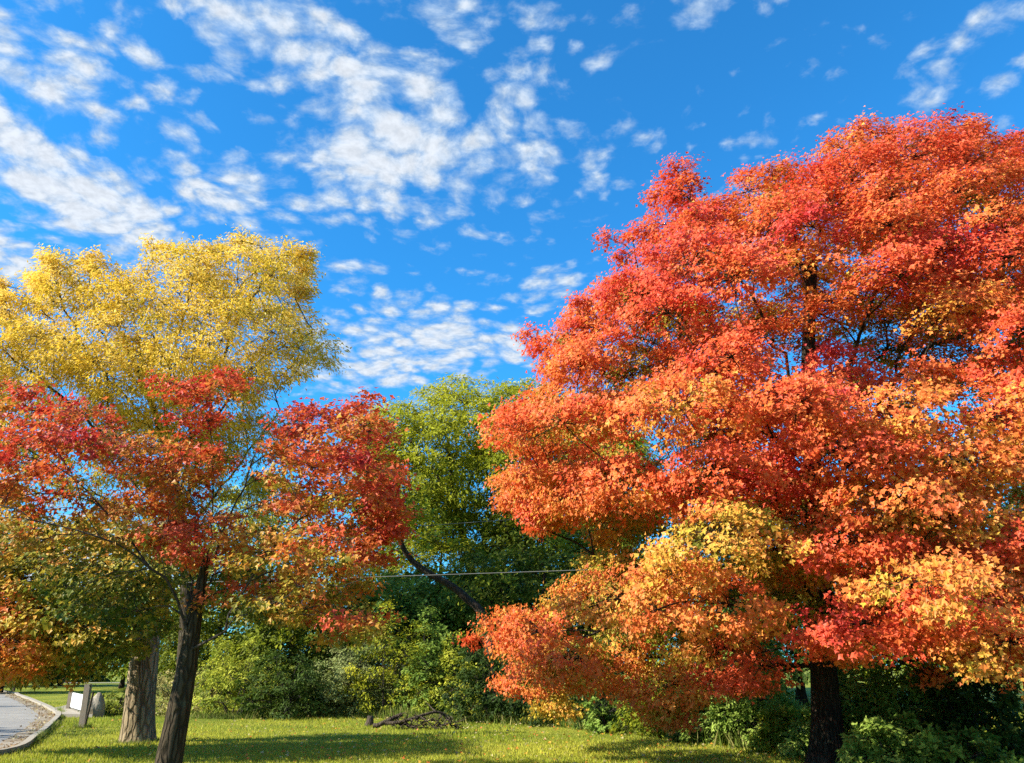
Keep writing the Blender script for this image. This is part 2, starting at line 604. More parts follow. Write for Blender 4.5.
limbs = [
    [at(817, 560, DM), at(770, 612, DM - .7), at(700, 590, DM - 1.6), at(640, 590, DM - 2.2), at(560, 620, DM - 2.4)],
    [at(816, 520, DM), at(740, 510, DM - .6), at(655, 500, DM - 1.0), at(580, 470, DM - 1.2)],
    [at(814, 480, DM), at(740, 400, DM - .2), at(670, 350, DM - .4), at(600, 330, DM - .3)],
    [at(812, 430, DM), at(770, 330, DM - .9), at(725, 260, DM - .9), at(690, 200, DM - .6)],
    [at(812, 430, DM), at(850, 360, DM - 1.6), at(880, 270, DM - 1.8), at(905, 160, DM - .8)],
    [at(815, 500, DM), at(880, 430, DM - 1.0), at(905, 345, DM - 1.2), at(950, 240, DM - .8)],
    [at(816, 520, DM), at(905, 370, DM - .5), at(990, 320, DM - .2), at(1070, 260, DM)],
    [at(817, 560, DM), at(900, 520, DM - .8), at(990, 480, DM - 1.4), at(1080, 450, DM - 1.4)],
    [at(818, 590, DM), at(860, 610, DM - 1.5), at(930, 620, DM - 2.6), at(985, 640, DM - 3.0)],
    [at(814, 480, DM), at(830, 430, DM + 1.5), at(860, 330, DM + 2.8), at(850, 240, DM + 3)],
    [at(816, 520, DM), at(760, 470, DM + 1.6), at(700, 420, DM + 3.0)],
    [at(815, 510, DM), at(820, 470, DM - 2.0), at(830, 430, DM - 3.6)],
]
def forward(P, u, v):
    """the low boughs on the far side of the trunk reach forward over the hedge"""
    f = np.clip((v - 535) / 55, 0, 1) * np.clip((u - 775) / 50, 0, 1)
    y = P[:, 1] - 1.9 * f
    y = np.where(y > DM - .3, DM - .3 + (y - DM + .3) * .6, y)      # flatter towards the hedge
    y = y + 2.3 * np.clip((645 - u) / 60, 0, 1) * np.clip((v - 550) / 40, 0, 1)
    return at(u, v, y)


C, cu, cv, cdy = crown_points(MAPLE_OUT, DM, 4.3, 370, .97, 14, emax=150, front=0.64, zs=1.75, shell=.36, yoff=-.3)
C = forward(C, cu, cv)
cs = idw(MAPLE_S, cu, cv) + RNG.normal(0, .095, len(C))
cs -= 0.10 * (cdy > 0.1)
# openings in the crown: (u, v, ru, rv, how far back they reach)
gaps = np.array([(770, 290, 27, 28, .25), (886, 336, 44, 28, .25), (958, 350, 50, 17, .15), (690, 292, 20, 14, .15), (618, 425, 18, 10, .1), (722, 446, 26, 10, .15), (840, 250, 20, 12, .1), (640, 330, 18, 8, .1), (657, 350, 10, 8, .1), (676, 386, 10, 8, .1), (650, 442, 10, 8, .1), (623, 502, 12, 10, 2),
                 (782, 386, 14, 12, .3), (859, 411, 14, 10, 2), (994, 507, 30, 6, 0), (822, 588, 20, 38, .3), (805, 645, 18, 16, 2), (588, 543, 8, 7, 2), (1013, 172, 10, 10, 2), (636, 695, 10, 14, 2), (616, 668, 9, 34, 2), (612, 600, 10, 10, .3), (700, 640, 14, 16, .3), (560, 610, 8, 6, .2), (905, 660, 16, 14, 2), (545, 668, 10, 8, .1)])
def outside_gaps(u, v, dyr, grow):
    q = ((u[:, None] - gaps[:, 0]) / (gaps[:, 2] + grow)) ** 2 + ((v[:, None] - gaps[:, 1]) / (gaps[:, 3] + grow)) ** 2
    return ~((q < 1) & (dyr[:, None] < gaps[:, 4])).any(1)
k = outside_gaps(cu, cv, cdy, 4) & ~((cdy > .3) & (cv > 380) & (RNG.uniform(0, 1, len(cdy)) < .45))
C, cu, cv, cdy, cs = C[k], cu[k], cv[k], cdy[k], cs[k]
R = RNG.uniform(.70, 1.08, len(C)) * np.clip(edge_dist(MAPLE_OUT, cu, cv) / 36, .5, 1)
# smaller clumps along the rim
E, eu, ev, edy = crown_points(MAPLE_OUT, DM, 3.0, 420, .50, 5, emax=60, front=.5, zs=1.4)
E = forward(E, eu, ev)
ed = edge_dist(MAPLE_OUT, eu, ev)
k = (ed < 40) & outside_gaps(eu, ev, edy, 0)
E, eu, ev, ed = E[k], eu[k], ev[k], ed[k]
xu = np.array([535, 552, 518, 548, 530, 565, 575, 512, 674, 684, 668, 694, 678, 660, 530, 545]); xv = np.array([506, 494, 490, 516, 484, 505, 490, 500, 168, 172, 184, 182, 190, 196, 336, 342])
E = np.vstack([E, at(xu, xv, DM - .3 + RNG.normal(0, .5, len(xu)))]); eu = np.append(eu, xu); ev = np.append(ev, xv); ed = np.append(ed, np.full(len(xu), 16.))
es = idw(MAPLE_S, eu, ev) + RNG.normal(0, .06, len(E))
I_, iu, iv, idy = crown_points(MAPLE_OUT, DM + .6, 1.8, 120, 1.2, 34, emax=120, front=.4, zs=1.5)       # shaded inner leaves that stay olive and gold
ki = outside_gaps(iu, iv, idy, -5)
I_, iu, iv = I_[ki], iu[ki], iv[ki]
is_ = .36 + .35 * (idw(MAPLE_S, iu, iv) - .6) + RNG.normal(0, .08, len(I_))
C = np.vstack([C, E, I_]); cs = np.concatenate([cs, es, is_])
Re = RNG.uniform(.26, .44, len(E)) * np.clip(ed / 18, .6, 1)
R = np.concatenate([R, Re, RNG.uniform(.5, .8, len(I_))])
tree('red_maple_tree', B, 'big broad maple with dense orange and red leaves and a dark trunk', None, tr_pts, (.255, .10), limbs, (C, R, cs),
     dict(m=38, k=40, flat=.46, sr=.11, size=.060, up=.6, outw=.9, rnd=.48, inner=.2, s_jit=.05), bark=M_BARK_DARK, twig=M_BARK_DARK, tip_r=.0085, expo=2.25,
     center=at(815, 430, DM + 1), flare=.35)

# ------------------------------------------------------------------ SMALL RED MAPLE
B = gp(162, 803); D2 = B[1]
fork = at(190, 650, D2)
tr_pts = [B, at(170, 755, D2), at(178, 715, D2), at(186, 672, D2), fork, at(193, 628, D2), at(200, 590, D2), at(207, 556, D2)]
limbs = [
    [at(207, 556, D2), at(211, 540, D2 + .1), at(212, 470, D2 + .2), at(206, 400, D2 + .2)],
    [fork, at(176, 600, D2 - .2), at(153, 568, D2 - .5), at(118, 545, D2 - .8), at(55, 522, D2 - 1.1), at(-20, 500, D2 - 1.2)],
    [at(153, 568, D2 - .5), at(115, 520, D2 - .2), at(60, 470, D2), at(-10, 448, D2 + .1)],
    [at(197, 600, D2), at(170, 520, D2 + .8), at(120, 470, D2 + 1.2), at(60, 430, D2 + 1.5)],
    [at(203, 570, D2), at(240, 500, D2 - .2), at(262, 440, D2 - .1), at(285, 412, D2)],
    [fork, at(214, 636, D2 - .3), at(238, 600, D2 - .5), at(272, 550, D2 - .7), at(312, 510, D2 - .7), at(345, 470, D2 - .5)],
    [at(214, 636, D2 - .3), at(250, 612, D2 - 1.0), at(300, 590, D2 - 1.6), at(360, 580, D2 - 1.7)],
    [at(200, 585, D2), at(240, 560, D2 + 1.0), at(320, 540, D2 + 1.5), at(390, 510, D2 + 1.6)],
    [at(203, 570, D2), at(195, 500, D2 - .9), at(180, 450, D2 - 1.3)],
    [at(262, 470, D2 - .1), at(300, 440, D2 + .3), at(350, 420, D2 + .5)],
]
lobes = [  # outline, half thickness, clumps, spacing, inset
    ([(-70, 400), (-20, 378), (15, 378), (45, 388), (85, 400), (120, 425), (165, 450), (190, 475), (180, 500), (120, 510), (40, 500), (-70, 500)], 1.7, 58, .46, 4),
    ([(-70, 480), (40, 490), (140, 500), (180, 530), (160, 560), (90, 550), (0, 560), (-70, 560)], 1.6, 36, .46, 4),
    ([(155, 388), (178, 378), (200, 382), (218, 364), (248, 370), (246, 392), (222, 402), (212, 430), (190, 445), (172, 420)], .8, 11, .38, 2),
    ([(140, 440), (175, 430), (225, 450), (240, 480), (200, 490), (160, 480)], .9, 11, .4, 6),
    ([(150, 500), (200, 490), (240, 500), (260, 530), (235, 570), (180, 570), (150, 555)], 1.0, 15, .4, 6),
    ([(282, 425), (310, 402), (345, 396), (370, 400), (376, 428), (380, 452), (400, 470), (402, 498), (385, 520), (330, 520), (270, 510), (262, 470)], 1.6, 66, .44, 3),
    ([(200, 560), (260, 520), (330, 515), (385, 520), (378, 568), (345, 590), (380, 620), (370, 640), (330, 640), (290, 622), (250, 614), (235, 585)], 1.8, 64, .46, 4),
    ([(30, 560), (110, 555), (140, 580), (150, 615), (100, 625), (50, 610)], 1.3, 16, .45, 6),
    ([(196, 596), (222, 590), (232, 606), (204, 614)], .3, 3, .25, 3),
    ([(360, 500), (402, 502), (400, 532), (380, 548), (360, 545)], .8, 9, .35, 4),
]
SM_S = [(20, 400, .97), (0, 440, 1.0), (80, 450, .90), (150, 470, .82), (100, 500, .66), (0, 530, .58), (120, 540, .48), (60, 580, .26), (130, 610, .22), (170, 590, .28),
        (200, 380, .92), (190, 460, .76), (200, 530, .88), (160, 550, .84), (330, 410, .95), (370, 440, .90), (300, 460, .80), (410, 470, .97), (400, 510, .97), (340, 500, .72),
        (280, 500, .62), (260, 560, .60), (310, 540, .62), (380, 545, .93), (300, 590, .54), (250, 600, .40), (350, 620, .62), (350, 600, .70), (220, 600, .60), (210, 580, .70)]
Cs, Rs, ss = [], [], []
for poly, T, n, sep, inset in lobes:
    c, u_, v_, dy_ = crown_points(poly, D2, T, n, sep, inset, emax=50, front=.5, zs=1.5)
    kq = np.ones(len(c), bool)
    for gu, gv, ru, rv in ((250, 458, 20, 36), (272, 542, 16, 10), (120, 472, 14, 9), (345, 510, 14, 9), (60, 500, 16, 8), (225, 600, 14, 12)):
        kq &= ((u_ - gu) / ru) ** 2 + ((v_ - gv) / rv) ** 2 > 1
    c, u_, v_ = c[kq], u_[kq], v_[kq]
    Cs.append(c); Rs.append(RNG.uniform(.20, .44, len(c))); ss.append(idw(SM_S, u_, v_) + RNG.normal(-.02, .12, len(c)))
C, R, cs = np.concatenate(Cs), np.concatenate(Rs), np.concatenate(ss)
tree('red_maple_tree', B, 'small open crowned crimson maple with a slender leaning trunk on the lawn', None, tr_pts, (.166, .045), limbs, (C, R, cs),
     dict(m=10, k=20, flat=.36, sr=.085, size=.060, up=.75, outw=.6, rnd=.6, inner=.34, tw=.004, colf=lambda q: ramp(q) * np.array([.80, .80, .85])), bark=M_BARK, twig=M_TWIG, tip_r=.0040, expo=2.3, scale=1.0,
     center=at(200, 520, D2), flare=.15, min_h=2.2, step=.28, bump=.035, texp=1.6)

# ------------------------------------------------------------------ OLIVE MAPLE WITH THE THICK TRUNK
B = gp(137, 743); D3 = B[1]
tr_pts = [B, at(139, 715, D3), at(142, 680, D3), at(147, 640, D3), at(155, 590, D3), at(165, 540, D3), at(172, 490, D3)]
limbs = [
    [at(147, 640, D3), at(110, 590, D3 - 1), at(50, 570, D3 - 2), at(-30, 560, D3 - 2)],
    [at(150, 620, D3), at(190, 570, D3 - .6), at(230, 545, D3 - 1)],
    [at(155, 590, D3), at(110, 540, D3 + .6), at(40, 520, D3 + 1)],
    [at(150, 615, D3), at(120, 620, D3 - 1.8), at(70, 630, D3 - 3), at(20, 640, D3 - 3.6)],
]
OL_OUT = [(-70, 500), (0, 510), (80, 505), (160, 520), (200, 540), (215, 575), (170, 600), (178, 640), (168, 652), (150, 655), (125, 662), (112, 678),
          (98, 686), (78, 678), (66, 686), (54, 697), (40, 684), (20, 690), (-5, 684), (-70, 690)]
OL_S = [(0, 650, .52), (20, 620, .58), (40, 640, .50), (0, 675, .44), (60, 690, .32), (80, 660, .20), (60, 610, .26), (50, 590, .30), (100, 600, .10), (130, 560, .18), (120, 630, .12), (90, 700, .30),
        (150, 650, .26), (200, 600, .08), (240, 600, .14), (240, 640, .25), (0, 570, .16), (80, 540, .26), (180, 540, .2), (-50, 600, .4)]
C, cu, cv, cdy = crown_points(OL_OUT, D3, 2.6, 165, .66, 14, emax=75, front=.6, zs=1.6, yoff=-2.2)
C = at(cu, cv, np.where(cu < 85, np.minimum(C[:, 1], D3 - 2.6), C[:, 1]))
cs = idw(OL_S, cu, cv) + RNG.normal(.06, .06, len(C))
R = RNG.uniform(.45, .72, len(C)) * np.clip(edge_dist(OL_OUT, cu, cv) / 24, .55, 1)
tree('olive_maple_tree', B, 'old maple with a thick furrowed pale trunk and drooping olive to orange leaves', None, tr_pts, (.345, .16), limbs, (C, R, cs),
     dict(m=14, k=17, flat=.5, sr=.13, size=.088, outw=.8, rnd=.5, inner=.12), bark=M_BARK_PALE, twig=M_BARK, tip_r=.008, center=at(140, 580, D3 - 2), flare=.10, min_h=2.5, bump=.09)

# ------------------------------------------------------------------ YELLOW LOCUST
D4 = 31.0
Bx = at(183, 700, D4); B = np.array([Bx[0], D4, 0])
tr_pts = [B, at(186, 640, D4), at(186, 570, D4), at(178, 500, D4), at(165, 445, D4), at(150, 400, D4), at(128, 350, D4)]
limbs = [
    [at(165, 445, D4), at(125, 395, D4 - .5), at(85, 350, D4 - 1), at(62, 300, D4 - 1), at(45, 255, D4 - 1)],
    [at(175, 500, D4), at(110, 440, D4 - 1.5), at(40, 380, D4 - 2.5), at(-20, 330, D4 - 2.5)],
    [at(178, 520, D4), at(205, 430, D4 - .5), at(225, 350, D4 - .8), at(255, 290, D4 - .6), at(300, 245, D4)],
    [at(205, 430, D4 - .5), at(250, 370, D4 - 1), at(300, 340, D4 - 1.3)],
    [at(165, 445, D4), at(170, 370, D4 + 1), at(185, 310, D4 + 1.5), at(200, 250, D4 + 1.5)],
    [at(150, 400, D4), at(100, 330, D4 + 1), at(90, 270, D4 + 1.4)],
    [at(175, 500, D4), at(190, 430, D4 - 2), at(170, 370, D4 - 3), at(150, 330, D4 - 3)],
    [at(178, 540, D4), at(235, 470, D4 + 1), at(280, 410, D4 + 1)],
]
YL_OUT = [(-80, 300), (-40, 285), (0, 280), (28, 292), (38, 262), (44, 240), (66, 243), (78, 262), (92, 248), (106, 262), (118, 275), (138, 268), (150, 248), (178, 238), (205, 246),
          (232, 236), (262, 232), (290, 236), (312, 250), (318, 268), (304, 292), (314, 308), (322, 330), (338, 348), (332, 366), (312, 372), (296, 392), (276, 388), (262, 410), (240, 436),
          (205, 440), (180, 452), (140, 440), (110, 430), (60, 415), (0, 408), (-80, 410)]
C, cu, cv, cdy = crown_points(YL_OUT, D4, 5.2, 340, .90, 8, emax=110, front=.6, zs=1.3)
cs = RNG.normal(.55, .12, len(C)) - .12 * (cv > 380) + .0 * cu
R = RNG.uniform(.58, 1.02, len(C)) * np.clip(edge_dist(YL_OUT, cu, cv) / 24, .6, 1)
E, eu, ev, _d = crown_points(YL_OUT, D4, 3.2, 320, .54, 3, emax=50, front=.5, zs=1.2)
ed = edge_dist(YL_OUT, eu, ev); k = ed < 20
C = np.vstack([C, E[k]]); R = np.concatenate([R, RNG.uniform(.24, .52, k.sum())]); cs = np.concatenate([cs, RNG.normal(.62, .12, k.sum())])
C2, cu2, cv2, _d = crown_points([(-60, 395), (60, 405), (140, 420), (215, 425), (285, 396), (300, 430), (292, 490), (272, 560), (215, 575), (150, 545), (80, 505), (-60, 490)], D4 + .8, 3.2, 110, .95, 6, emax=60, front=.5)
q = RNG.choice(np.where(k & (ev < 300))[0], 70)
au = np.arctan2(ev[q] - 360, eu[q] - 170) + RNG.normal(0, .25, 70); gr = RNG.uniform(4, 13, 70)
E3 = at(eu[q] + np.cos(au) * gr, ev[q] + np.sin(au) * gr, E[q][:, 1])
C = np.vstack([C, E3]); R = np.concatenate([R, RNG.uniform(.16, .30, 70)]); cs = np.concatenate([cs, RNG.normal(.75, .1, 70)])
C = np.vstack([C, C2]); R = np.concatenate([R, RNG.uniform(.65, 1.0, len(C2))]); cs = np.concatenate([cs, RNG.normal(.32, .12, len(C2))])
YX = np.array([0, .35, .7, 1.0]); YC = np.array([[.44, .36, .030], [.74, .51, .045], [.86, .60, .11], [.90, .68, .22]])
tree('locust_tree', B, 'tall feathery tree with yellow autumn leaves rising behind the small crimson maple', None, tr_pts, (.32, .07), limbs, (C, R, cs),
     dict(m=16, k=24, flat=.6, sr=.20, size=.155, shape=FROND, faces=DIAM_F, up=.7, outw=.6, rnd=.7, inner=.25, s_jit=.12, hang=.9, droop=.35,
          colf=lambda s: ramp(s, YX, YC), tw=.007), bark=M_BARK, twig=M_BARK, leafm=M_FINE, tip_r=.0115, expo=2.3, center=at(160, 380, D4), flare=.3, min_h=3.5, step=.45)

# ------------------------------------------------------------------ GREEN TREE
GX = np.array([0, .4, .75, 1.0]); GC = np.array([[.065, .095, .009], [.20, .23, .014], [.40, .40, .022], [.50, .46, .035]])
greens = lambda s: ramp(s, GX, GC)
D5 = 48.0
Bx = at(478, 680, D5); B = np.array([Bx[0], D5, 0])
tr_pts = [B, at(476, 640, D5), at(470, 570, D5), at(460, 520, D5), at(452, 480, D5), at(448, 440, D5)]
limbs = [
    [at(470, 570, D5), at(492, 520, D5 - 1), at(530, 485, D5 - 1.5), at(580, 460, D5 - 1.5)],
    [at(465, 540, D5), at(440, 490, D5 - 1), at(410, 460, D5 - 2), at(385, 440, D5 - 2.5)],
    [at(458, 510, D5), at(480, 460, D5 - 2), at(500, 420, D5 - 2.5)],
    [at(460, 520, D5), at(430, 460, D5 + 2), at(420, 420, D5 + 2)],
    [at(470, 560, D5), at(520, 500, D5 + 2), at(570, 430, D5 + 2.5)],
    [at(466, 545, D5), at(450, 520, D5 - 2.5), at(425, 500, D5 - 4)],
]
GR_OUT = [(345, 425), (368, 404), (398, 391), (422, 388), (438, 376), (465, 377), (490, 374), (520, 379), (548, 384), (590, 396), (640, 420), (670, 470), (650, 540), (600, 570),
          (540, 590), (520, 575), (495, 560), (480, 570), (440, 560), (410, 560), (380, 530), (362, 490), (355, 455)]
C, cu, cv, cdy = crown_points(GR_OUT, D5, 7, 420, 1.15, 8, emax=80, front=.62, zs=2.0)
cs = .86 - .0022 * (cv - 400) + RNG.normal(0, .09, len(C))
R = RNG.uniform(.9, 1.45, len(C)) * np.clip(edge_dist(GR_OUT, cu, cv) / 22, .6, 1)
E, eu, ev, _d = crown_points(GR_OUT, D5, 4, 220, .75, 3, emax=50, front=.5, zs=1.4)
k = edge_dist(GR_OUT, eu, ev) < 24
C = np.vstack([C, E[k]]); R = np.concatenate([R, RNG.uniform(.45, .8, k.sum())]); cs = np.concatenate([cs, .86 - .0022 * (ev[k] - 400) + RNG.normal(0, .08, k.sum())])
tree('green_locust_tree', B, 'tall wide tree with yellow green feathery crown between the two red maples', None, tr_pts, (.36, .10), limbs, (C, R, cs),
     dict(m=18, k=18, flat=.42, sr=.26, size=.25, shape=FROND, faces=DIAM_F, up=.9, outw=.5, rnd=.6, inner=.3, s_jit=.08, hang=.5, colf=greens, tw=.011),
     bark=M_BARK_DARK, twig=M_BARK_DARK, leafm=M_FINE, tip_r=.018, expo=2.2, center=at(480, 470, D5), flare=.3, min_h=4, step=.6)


# ------------------------------------------------------------------ generic rounder trees and shrubs
def blob_tree(name, u, D, top_v, width_px, tone, label, group=None, bottom=.25, n=60, size=.22, mk=(10, 12), pal=greens, jit=.10, leafm=M_SHRUB, trunk_r=.16, bark=M_BARK_DARK,
              base=None, h=None, r=None, lean=0.0, shape=DIAM, cat='tree'):
    if base is None:
        p = at(u, 600, D); base = np.array([p[0], D, 0.])
        h = at(u, top_v, D)[2]
        r = width_px / 2 / F * D / cp
    zc = h * (bottom + 1) / 2; hz = h * (1 - bottom) / 2
    rng = np.random.default_rng(int(abs(base[0] * 977 + base[1] * 131)) + 7)
    cand = norm(rng.normal(0, 1, (n * 30, 3))) * rng.uniform(.25, 1, (n * 30, 1)) ** .45
    lobe = 1 + .22 * np.sin(cand[:, 0] * 4 + base[0]) * np.cos(cand[:, 2] * 3.3 + base[1]) + .14 * np.sin(cand[:, 1] * 7)
    cand *= lobe[:, None] * .86
    cand = cand * np.array([r, r, hz])
    sep = 1.25 * (r * r * hz / n) ** (1 / 3)
    C = []
    for q in cand:
        if not C or ((np.array(C) - q) ** 2).sum(1).min() > sep ** 2: C.append(q)
        if len(C) >= n: break
    C = np.array(C)
    out = norm(C / np.array([r, r, hz]))
    C = C + base + np.array([lean, 0, zc])
    R = rng.uniform(.75, 1.25, len(C)) * sep * .85
    s = tone + rng.normal(0, jit, len(C))
    root = thing(name, base, label, cat, group)
    tp = [base, base + np.array([.05, 0, h * .2]), base + np.array([lean * .6 - .1, .05, h * .5]), base + np.array([lean, 0, h * .82])]
    sk = Skeleton(tp, [], step=max(.3, h / 14))
    sk.grow(C, alpha=.3, min_h=h * .12)
    tb = Tubes(); sk.tubes(tb, .006 * max(1, h / 5), 2.2)
    trunk_tube(tp, trunk_r, trunk_r * .3, .4, sides=12, step=h / 14).build('trunk', bark, root)
    V, Fc, col, _ = foliage(C, R, s, out, m=mk[0], k=mk[1], flat=.7, sr=R.mean() * .2, size=size, shape=shape, faces=MAPLE_F if shape is MAPLE else DIAM_F, rng=rng, up=.7, outw=.7, rnd=.6,
                            inner=.25, s_jit=.08, colf=pal, tubes=tb, tw=.004 * max(1, h / 5))
    tb.build('branches', bark, root)
    np_mesh('crown', V, Fc, 4, leafm, root, col)
    return root


def shrub(u, vb, wpx, vt, tone, label, pal=greens, n=34, size=.10, mk=(11, 14), jit=.10, group='shrubs along the edge of the lawn', stems=7, upright=.0, depth=1.0, shape=DIAM, back=0.0, name='shrub', D=None):
    b = gp(u, vb)
    if D is not None: b = np.array([at(u, vb, D)[0], D, 0])
    D = b[1]
    h = at(u, vt, D)[2]
    r = wpx / 2 / F * D
    rng = np.random.default_rng(int(u * 7 + vb * 3))
    cand = norm(rng.normal(0, 1, (n * 40, 3))) * rng.uniform(.3, 1, (n * 40, 1)) ** .4
    cand[:, 2] = np.abs(cand[:, 2])
    z = cand[:, 2]
    low = rng.uniform(0, 1, len(cand)) < .4
    cand[low, 2] *= .45
    wob = 1 + .2 * np.sin(cand[:, 0] * 5 + u) + .16 * np.cos(cand[:, 1] * 6 + u * .3)
    hw = 1 + .25 * np.sin(cand[:, 0] * 6.1 + u * .7)
    C0 = cand * np.stack([wob * r, wob * r * depth, hw * h * .9], -1)
    C0[:, 2] += .08 * h
    sep = 1.05 * (r * r * depth * h / n) ** (1 / 3)
    C = []
    for q in C0:
        if not C or ((np.array(C) - q) ** 2).sum(1).min() > sep ** 2: C.append(q)
        if len(C) >= n: break
    C = np.array(C)
    out = norm(C / np.array([r, r * depth, h]) + np.array([0, 0, .15]))
    b = b + np.array([0, r * depth * .8 + back, 0])
    Cw = C + b
    R = rng.uniform(.7, 1.25, len(C)) * sep * .8
    s = tone + rng.normal(0, jit, len(C))
    root = thing(name, b, label, 'shrub', group)
    st = Tubes()
    for i in range(stems):
        t = C[rng.integers(len(C))]
        p0 = np.array([rng.normal(0, .12 * r), rng.normal(0, .12 * r), 0])
        mid = (p0 + t) / 2 + np.array([0, 0, .18 * h])
        st.add(resample(np.array([p0, mid, t]) + b, h / 8), np.linspace(.028, .008, len(resample(np.array([p0, mid, t]) + b, h / 8))), 6)
    base_pt = b + np.array([0, 0, h * .25])
    st.twigs(base_pt + (Cw - base_pt) * .35, Cw, .010, .005, rng=rng)
    V, Fc, col, _ = foliage(Cw, R, s, out, m=mk[0], k=mk[1], flat=.75, sr=R.mean() * .24, size=size, shape=shape, faces=DIAM_F, rng=rng, up=.6 + upright, outw=.75, rnd=.65, inner=.25,
                            s_jit=.08, colf=pal, tubes=st, tw=.004)
    st.build('stems', M_TWIG, root)
    np_mesh('foliage', V, Fc, 4, M_SHRUB, root, col)
    return root


PX = np.array([0, .5, 1.0]); PC = np.array([[.08, .12, .035], [.24, .29, .085], [.42, .43, .18]])
pale = lambda s: ramp(s, PX, PC)
LX = np.array([0, .4, .75, 1.0]); LC = np.array([[.06, .11, .014], [.20, .25, .022], [.42, .43, .040], [.60, .55, .08]])
lime = lambda s: ramp(s, LX, LC)
BX = np.array([0, .5, 1.0]); BC = np.array([[.05, .10, .013], [.17, .26, .034], [.33, .42, .08]])
fresh = lambda s: ramp(s, BX, BC)
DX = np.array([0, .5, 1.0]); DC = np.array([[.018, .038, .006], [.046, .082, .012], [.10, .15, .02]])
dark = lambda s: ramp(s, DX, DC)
TX = np.array([0, .5, 1.0]); TC = np.array([[.14, .13, .04], [.36, .32, .10], [.58, .50, .20]])
tan = lambda s: ramp(s, TX, TC)

shrub(222, 718, 92, 640, .62, 'bright yellow green bush right behind the slender leaning maple trunk', lime, n=44)
shrub(160, 716, 76, 668, .66, 'straw yellow bush between the two tree trunks at the lawn edge', tan, n=24)
shrub(108, 716, 40, 688, .25, 'low dark olive bush between the leaning post and the thick trunk', greens, n=16, size=.08)
shrub(276, 720, 70, 655, .75, 'dark green bush beside the bright yellow green bush', dark, n=40)
shrub(322, 717, 50, 662, .74, 'low pale silvery leaved bush at the lawn edge', pale, n=22, size=.13)
shrub(348, 717, 70, 624, .66, 'rounded grey green bush behind the sunny patch of lawn', pale, n=38, size=.085)
shrub(382, 718, 66, 604, .72, 'feathery mid green bush behind the thick end of the fallen branch', greens, n=44, size=.09)
shrub(424, 718, 60, 630, .62, 'dark glossy green bush directly behind the fallen branch', fresh, n=36)
shrub(452, 719, 58, 645, .72, 'yellowish green bush just right of the fallen branch, with a ragged top', lime, n=34)
shrub(404, 708, 70, 598, .66, 'tall bush topped with pale cream yellow leaves under the dark leaning limb', lime, n=48, back=1.0)
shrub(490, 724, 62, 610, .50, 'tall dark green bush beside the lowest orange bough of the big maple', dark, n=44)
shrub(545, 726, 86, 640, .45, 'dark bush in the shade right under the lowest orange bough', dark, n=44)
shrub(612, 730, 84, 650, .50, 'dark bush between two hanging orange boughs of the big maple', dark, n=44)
shrub(608, 733, 34, 700, .55, 'small fresh green bush under the gap between the orange boughs', fresh, n=14)
shrub(668, 738, 80, 655, .55, 'mid green bush behind the small yellow hanging bough', greens, n=40)
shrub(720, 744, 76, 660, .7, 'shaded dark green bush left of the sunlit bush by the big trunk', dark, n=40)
shrub(768, 750, 88, 605, .88, 'tall sunlit fresh green bush just left of the big dark trunk', fresh, n=64, mk=(12, 14))
shrub(798, 755, 46, 705, .72, 'low yellowish green bush at the foot of the big dark trunk', lime, n=18)
shrub(874, 766, 84, 664, .92, 'sunlit light green bush just right of the big dark trunk', fresh, n=60, mk=(12, 14))
shrub(940, 772, 96, 665, .62, 'shaded green bush with bare grey twigs under the right side of the big maple', fresh, n=54)
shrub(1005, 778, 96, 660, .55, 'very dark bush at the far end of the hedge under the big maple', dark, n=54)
shrub(905, 785, 66, 722, .85, 'low leafy green bush in front of the shaded bushes right of the big trunk', fresh, n=30)
shrub(985, 792, 84, 735, .40, 'low deep green bush in front of the darkest bush', fresh, n=30)

back_trees = [
    (372, 46, 522, 110, .6, 'bushy tree behind the right lobe of the small crimson maple', greens),
    (505, 44, 535, 110, .3, 'dark bushy tree under the middle of the green feathery crown', greens),
    (262, 46, 488, 190, .85, 'yellow green tree glimpsed through the middle of the small crimson maple', lime),
    (300, 33, 610, 150, .30, 'dark green tree behind the bushes under the crimson maple', greens),
    (225, 36, 566, 150, .42, 'mid green tree behind the bright yellow green bush', greens),
    (400, 33, 572, 130, .50, 'leafy tree of fresh green behind the cream topped bush', fresh),
    (545, 33, 545, 170, .28, 'dark spreading tree behind the lowest orange bough', greens),
    (440, 42, 525, 150, .62, 'bushy tree in the shade under the left side of the green feathery crown', greens),
    (465, 35, 562, 130, .22, 'dark bushy tree in the shade below the green feathery crown', greens),
    (630, 46, 402, 270, .40, 'green tree at the back filling the gaps in the middle of the big maple', greens),
    (830, 46, 452, 260, .30, 'green tree at the back far behind the big dark trunk', greens),
    (570, 40, 498, 190, .34, 'deep green tree half hidden by the left edge of the big orange maple', greens),
    (680, 36, 470, 200, .40, 'tall green tree behind the middle of the big orange maple', greens),
    (790, 36, 480, 190, .60, 'dark green tree directly behind the big dark trunk', dark),
    (900, 33, 520, 190, .36, 'green tree behind the right side of the big orange maple', greens),
    (1010, 32, 470, 210, .50, 'dark tall tree behind the right edge of the big orange maple', dark),
    (1130, 32, 440, 220, .40, 'green tree past the right edge of the big orange maple', greens),
]
for (u, D, tv, wpx, tone, lab, pal) in back_trees:
    blob_tree('broadleaf_tree', u, D, tv, wpx, tone, lab, 'trees behind the hedge', bottom=.06, n=84, size=.19, mk=(12, 15), pal=pal, trunk_r=.2)
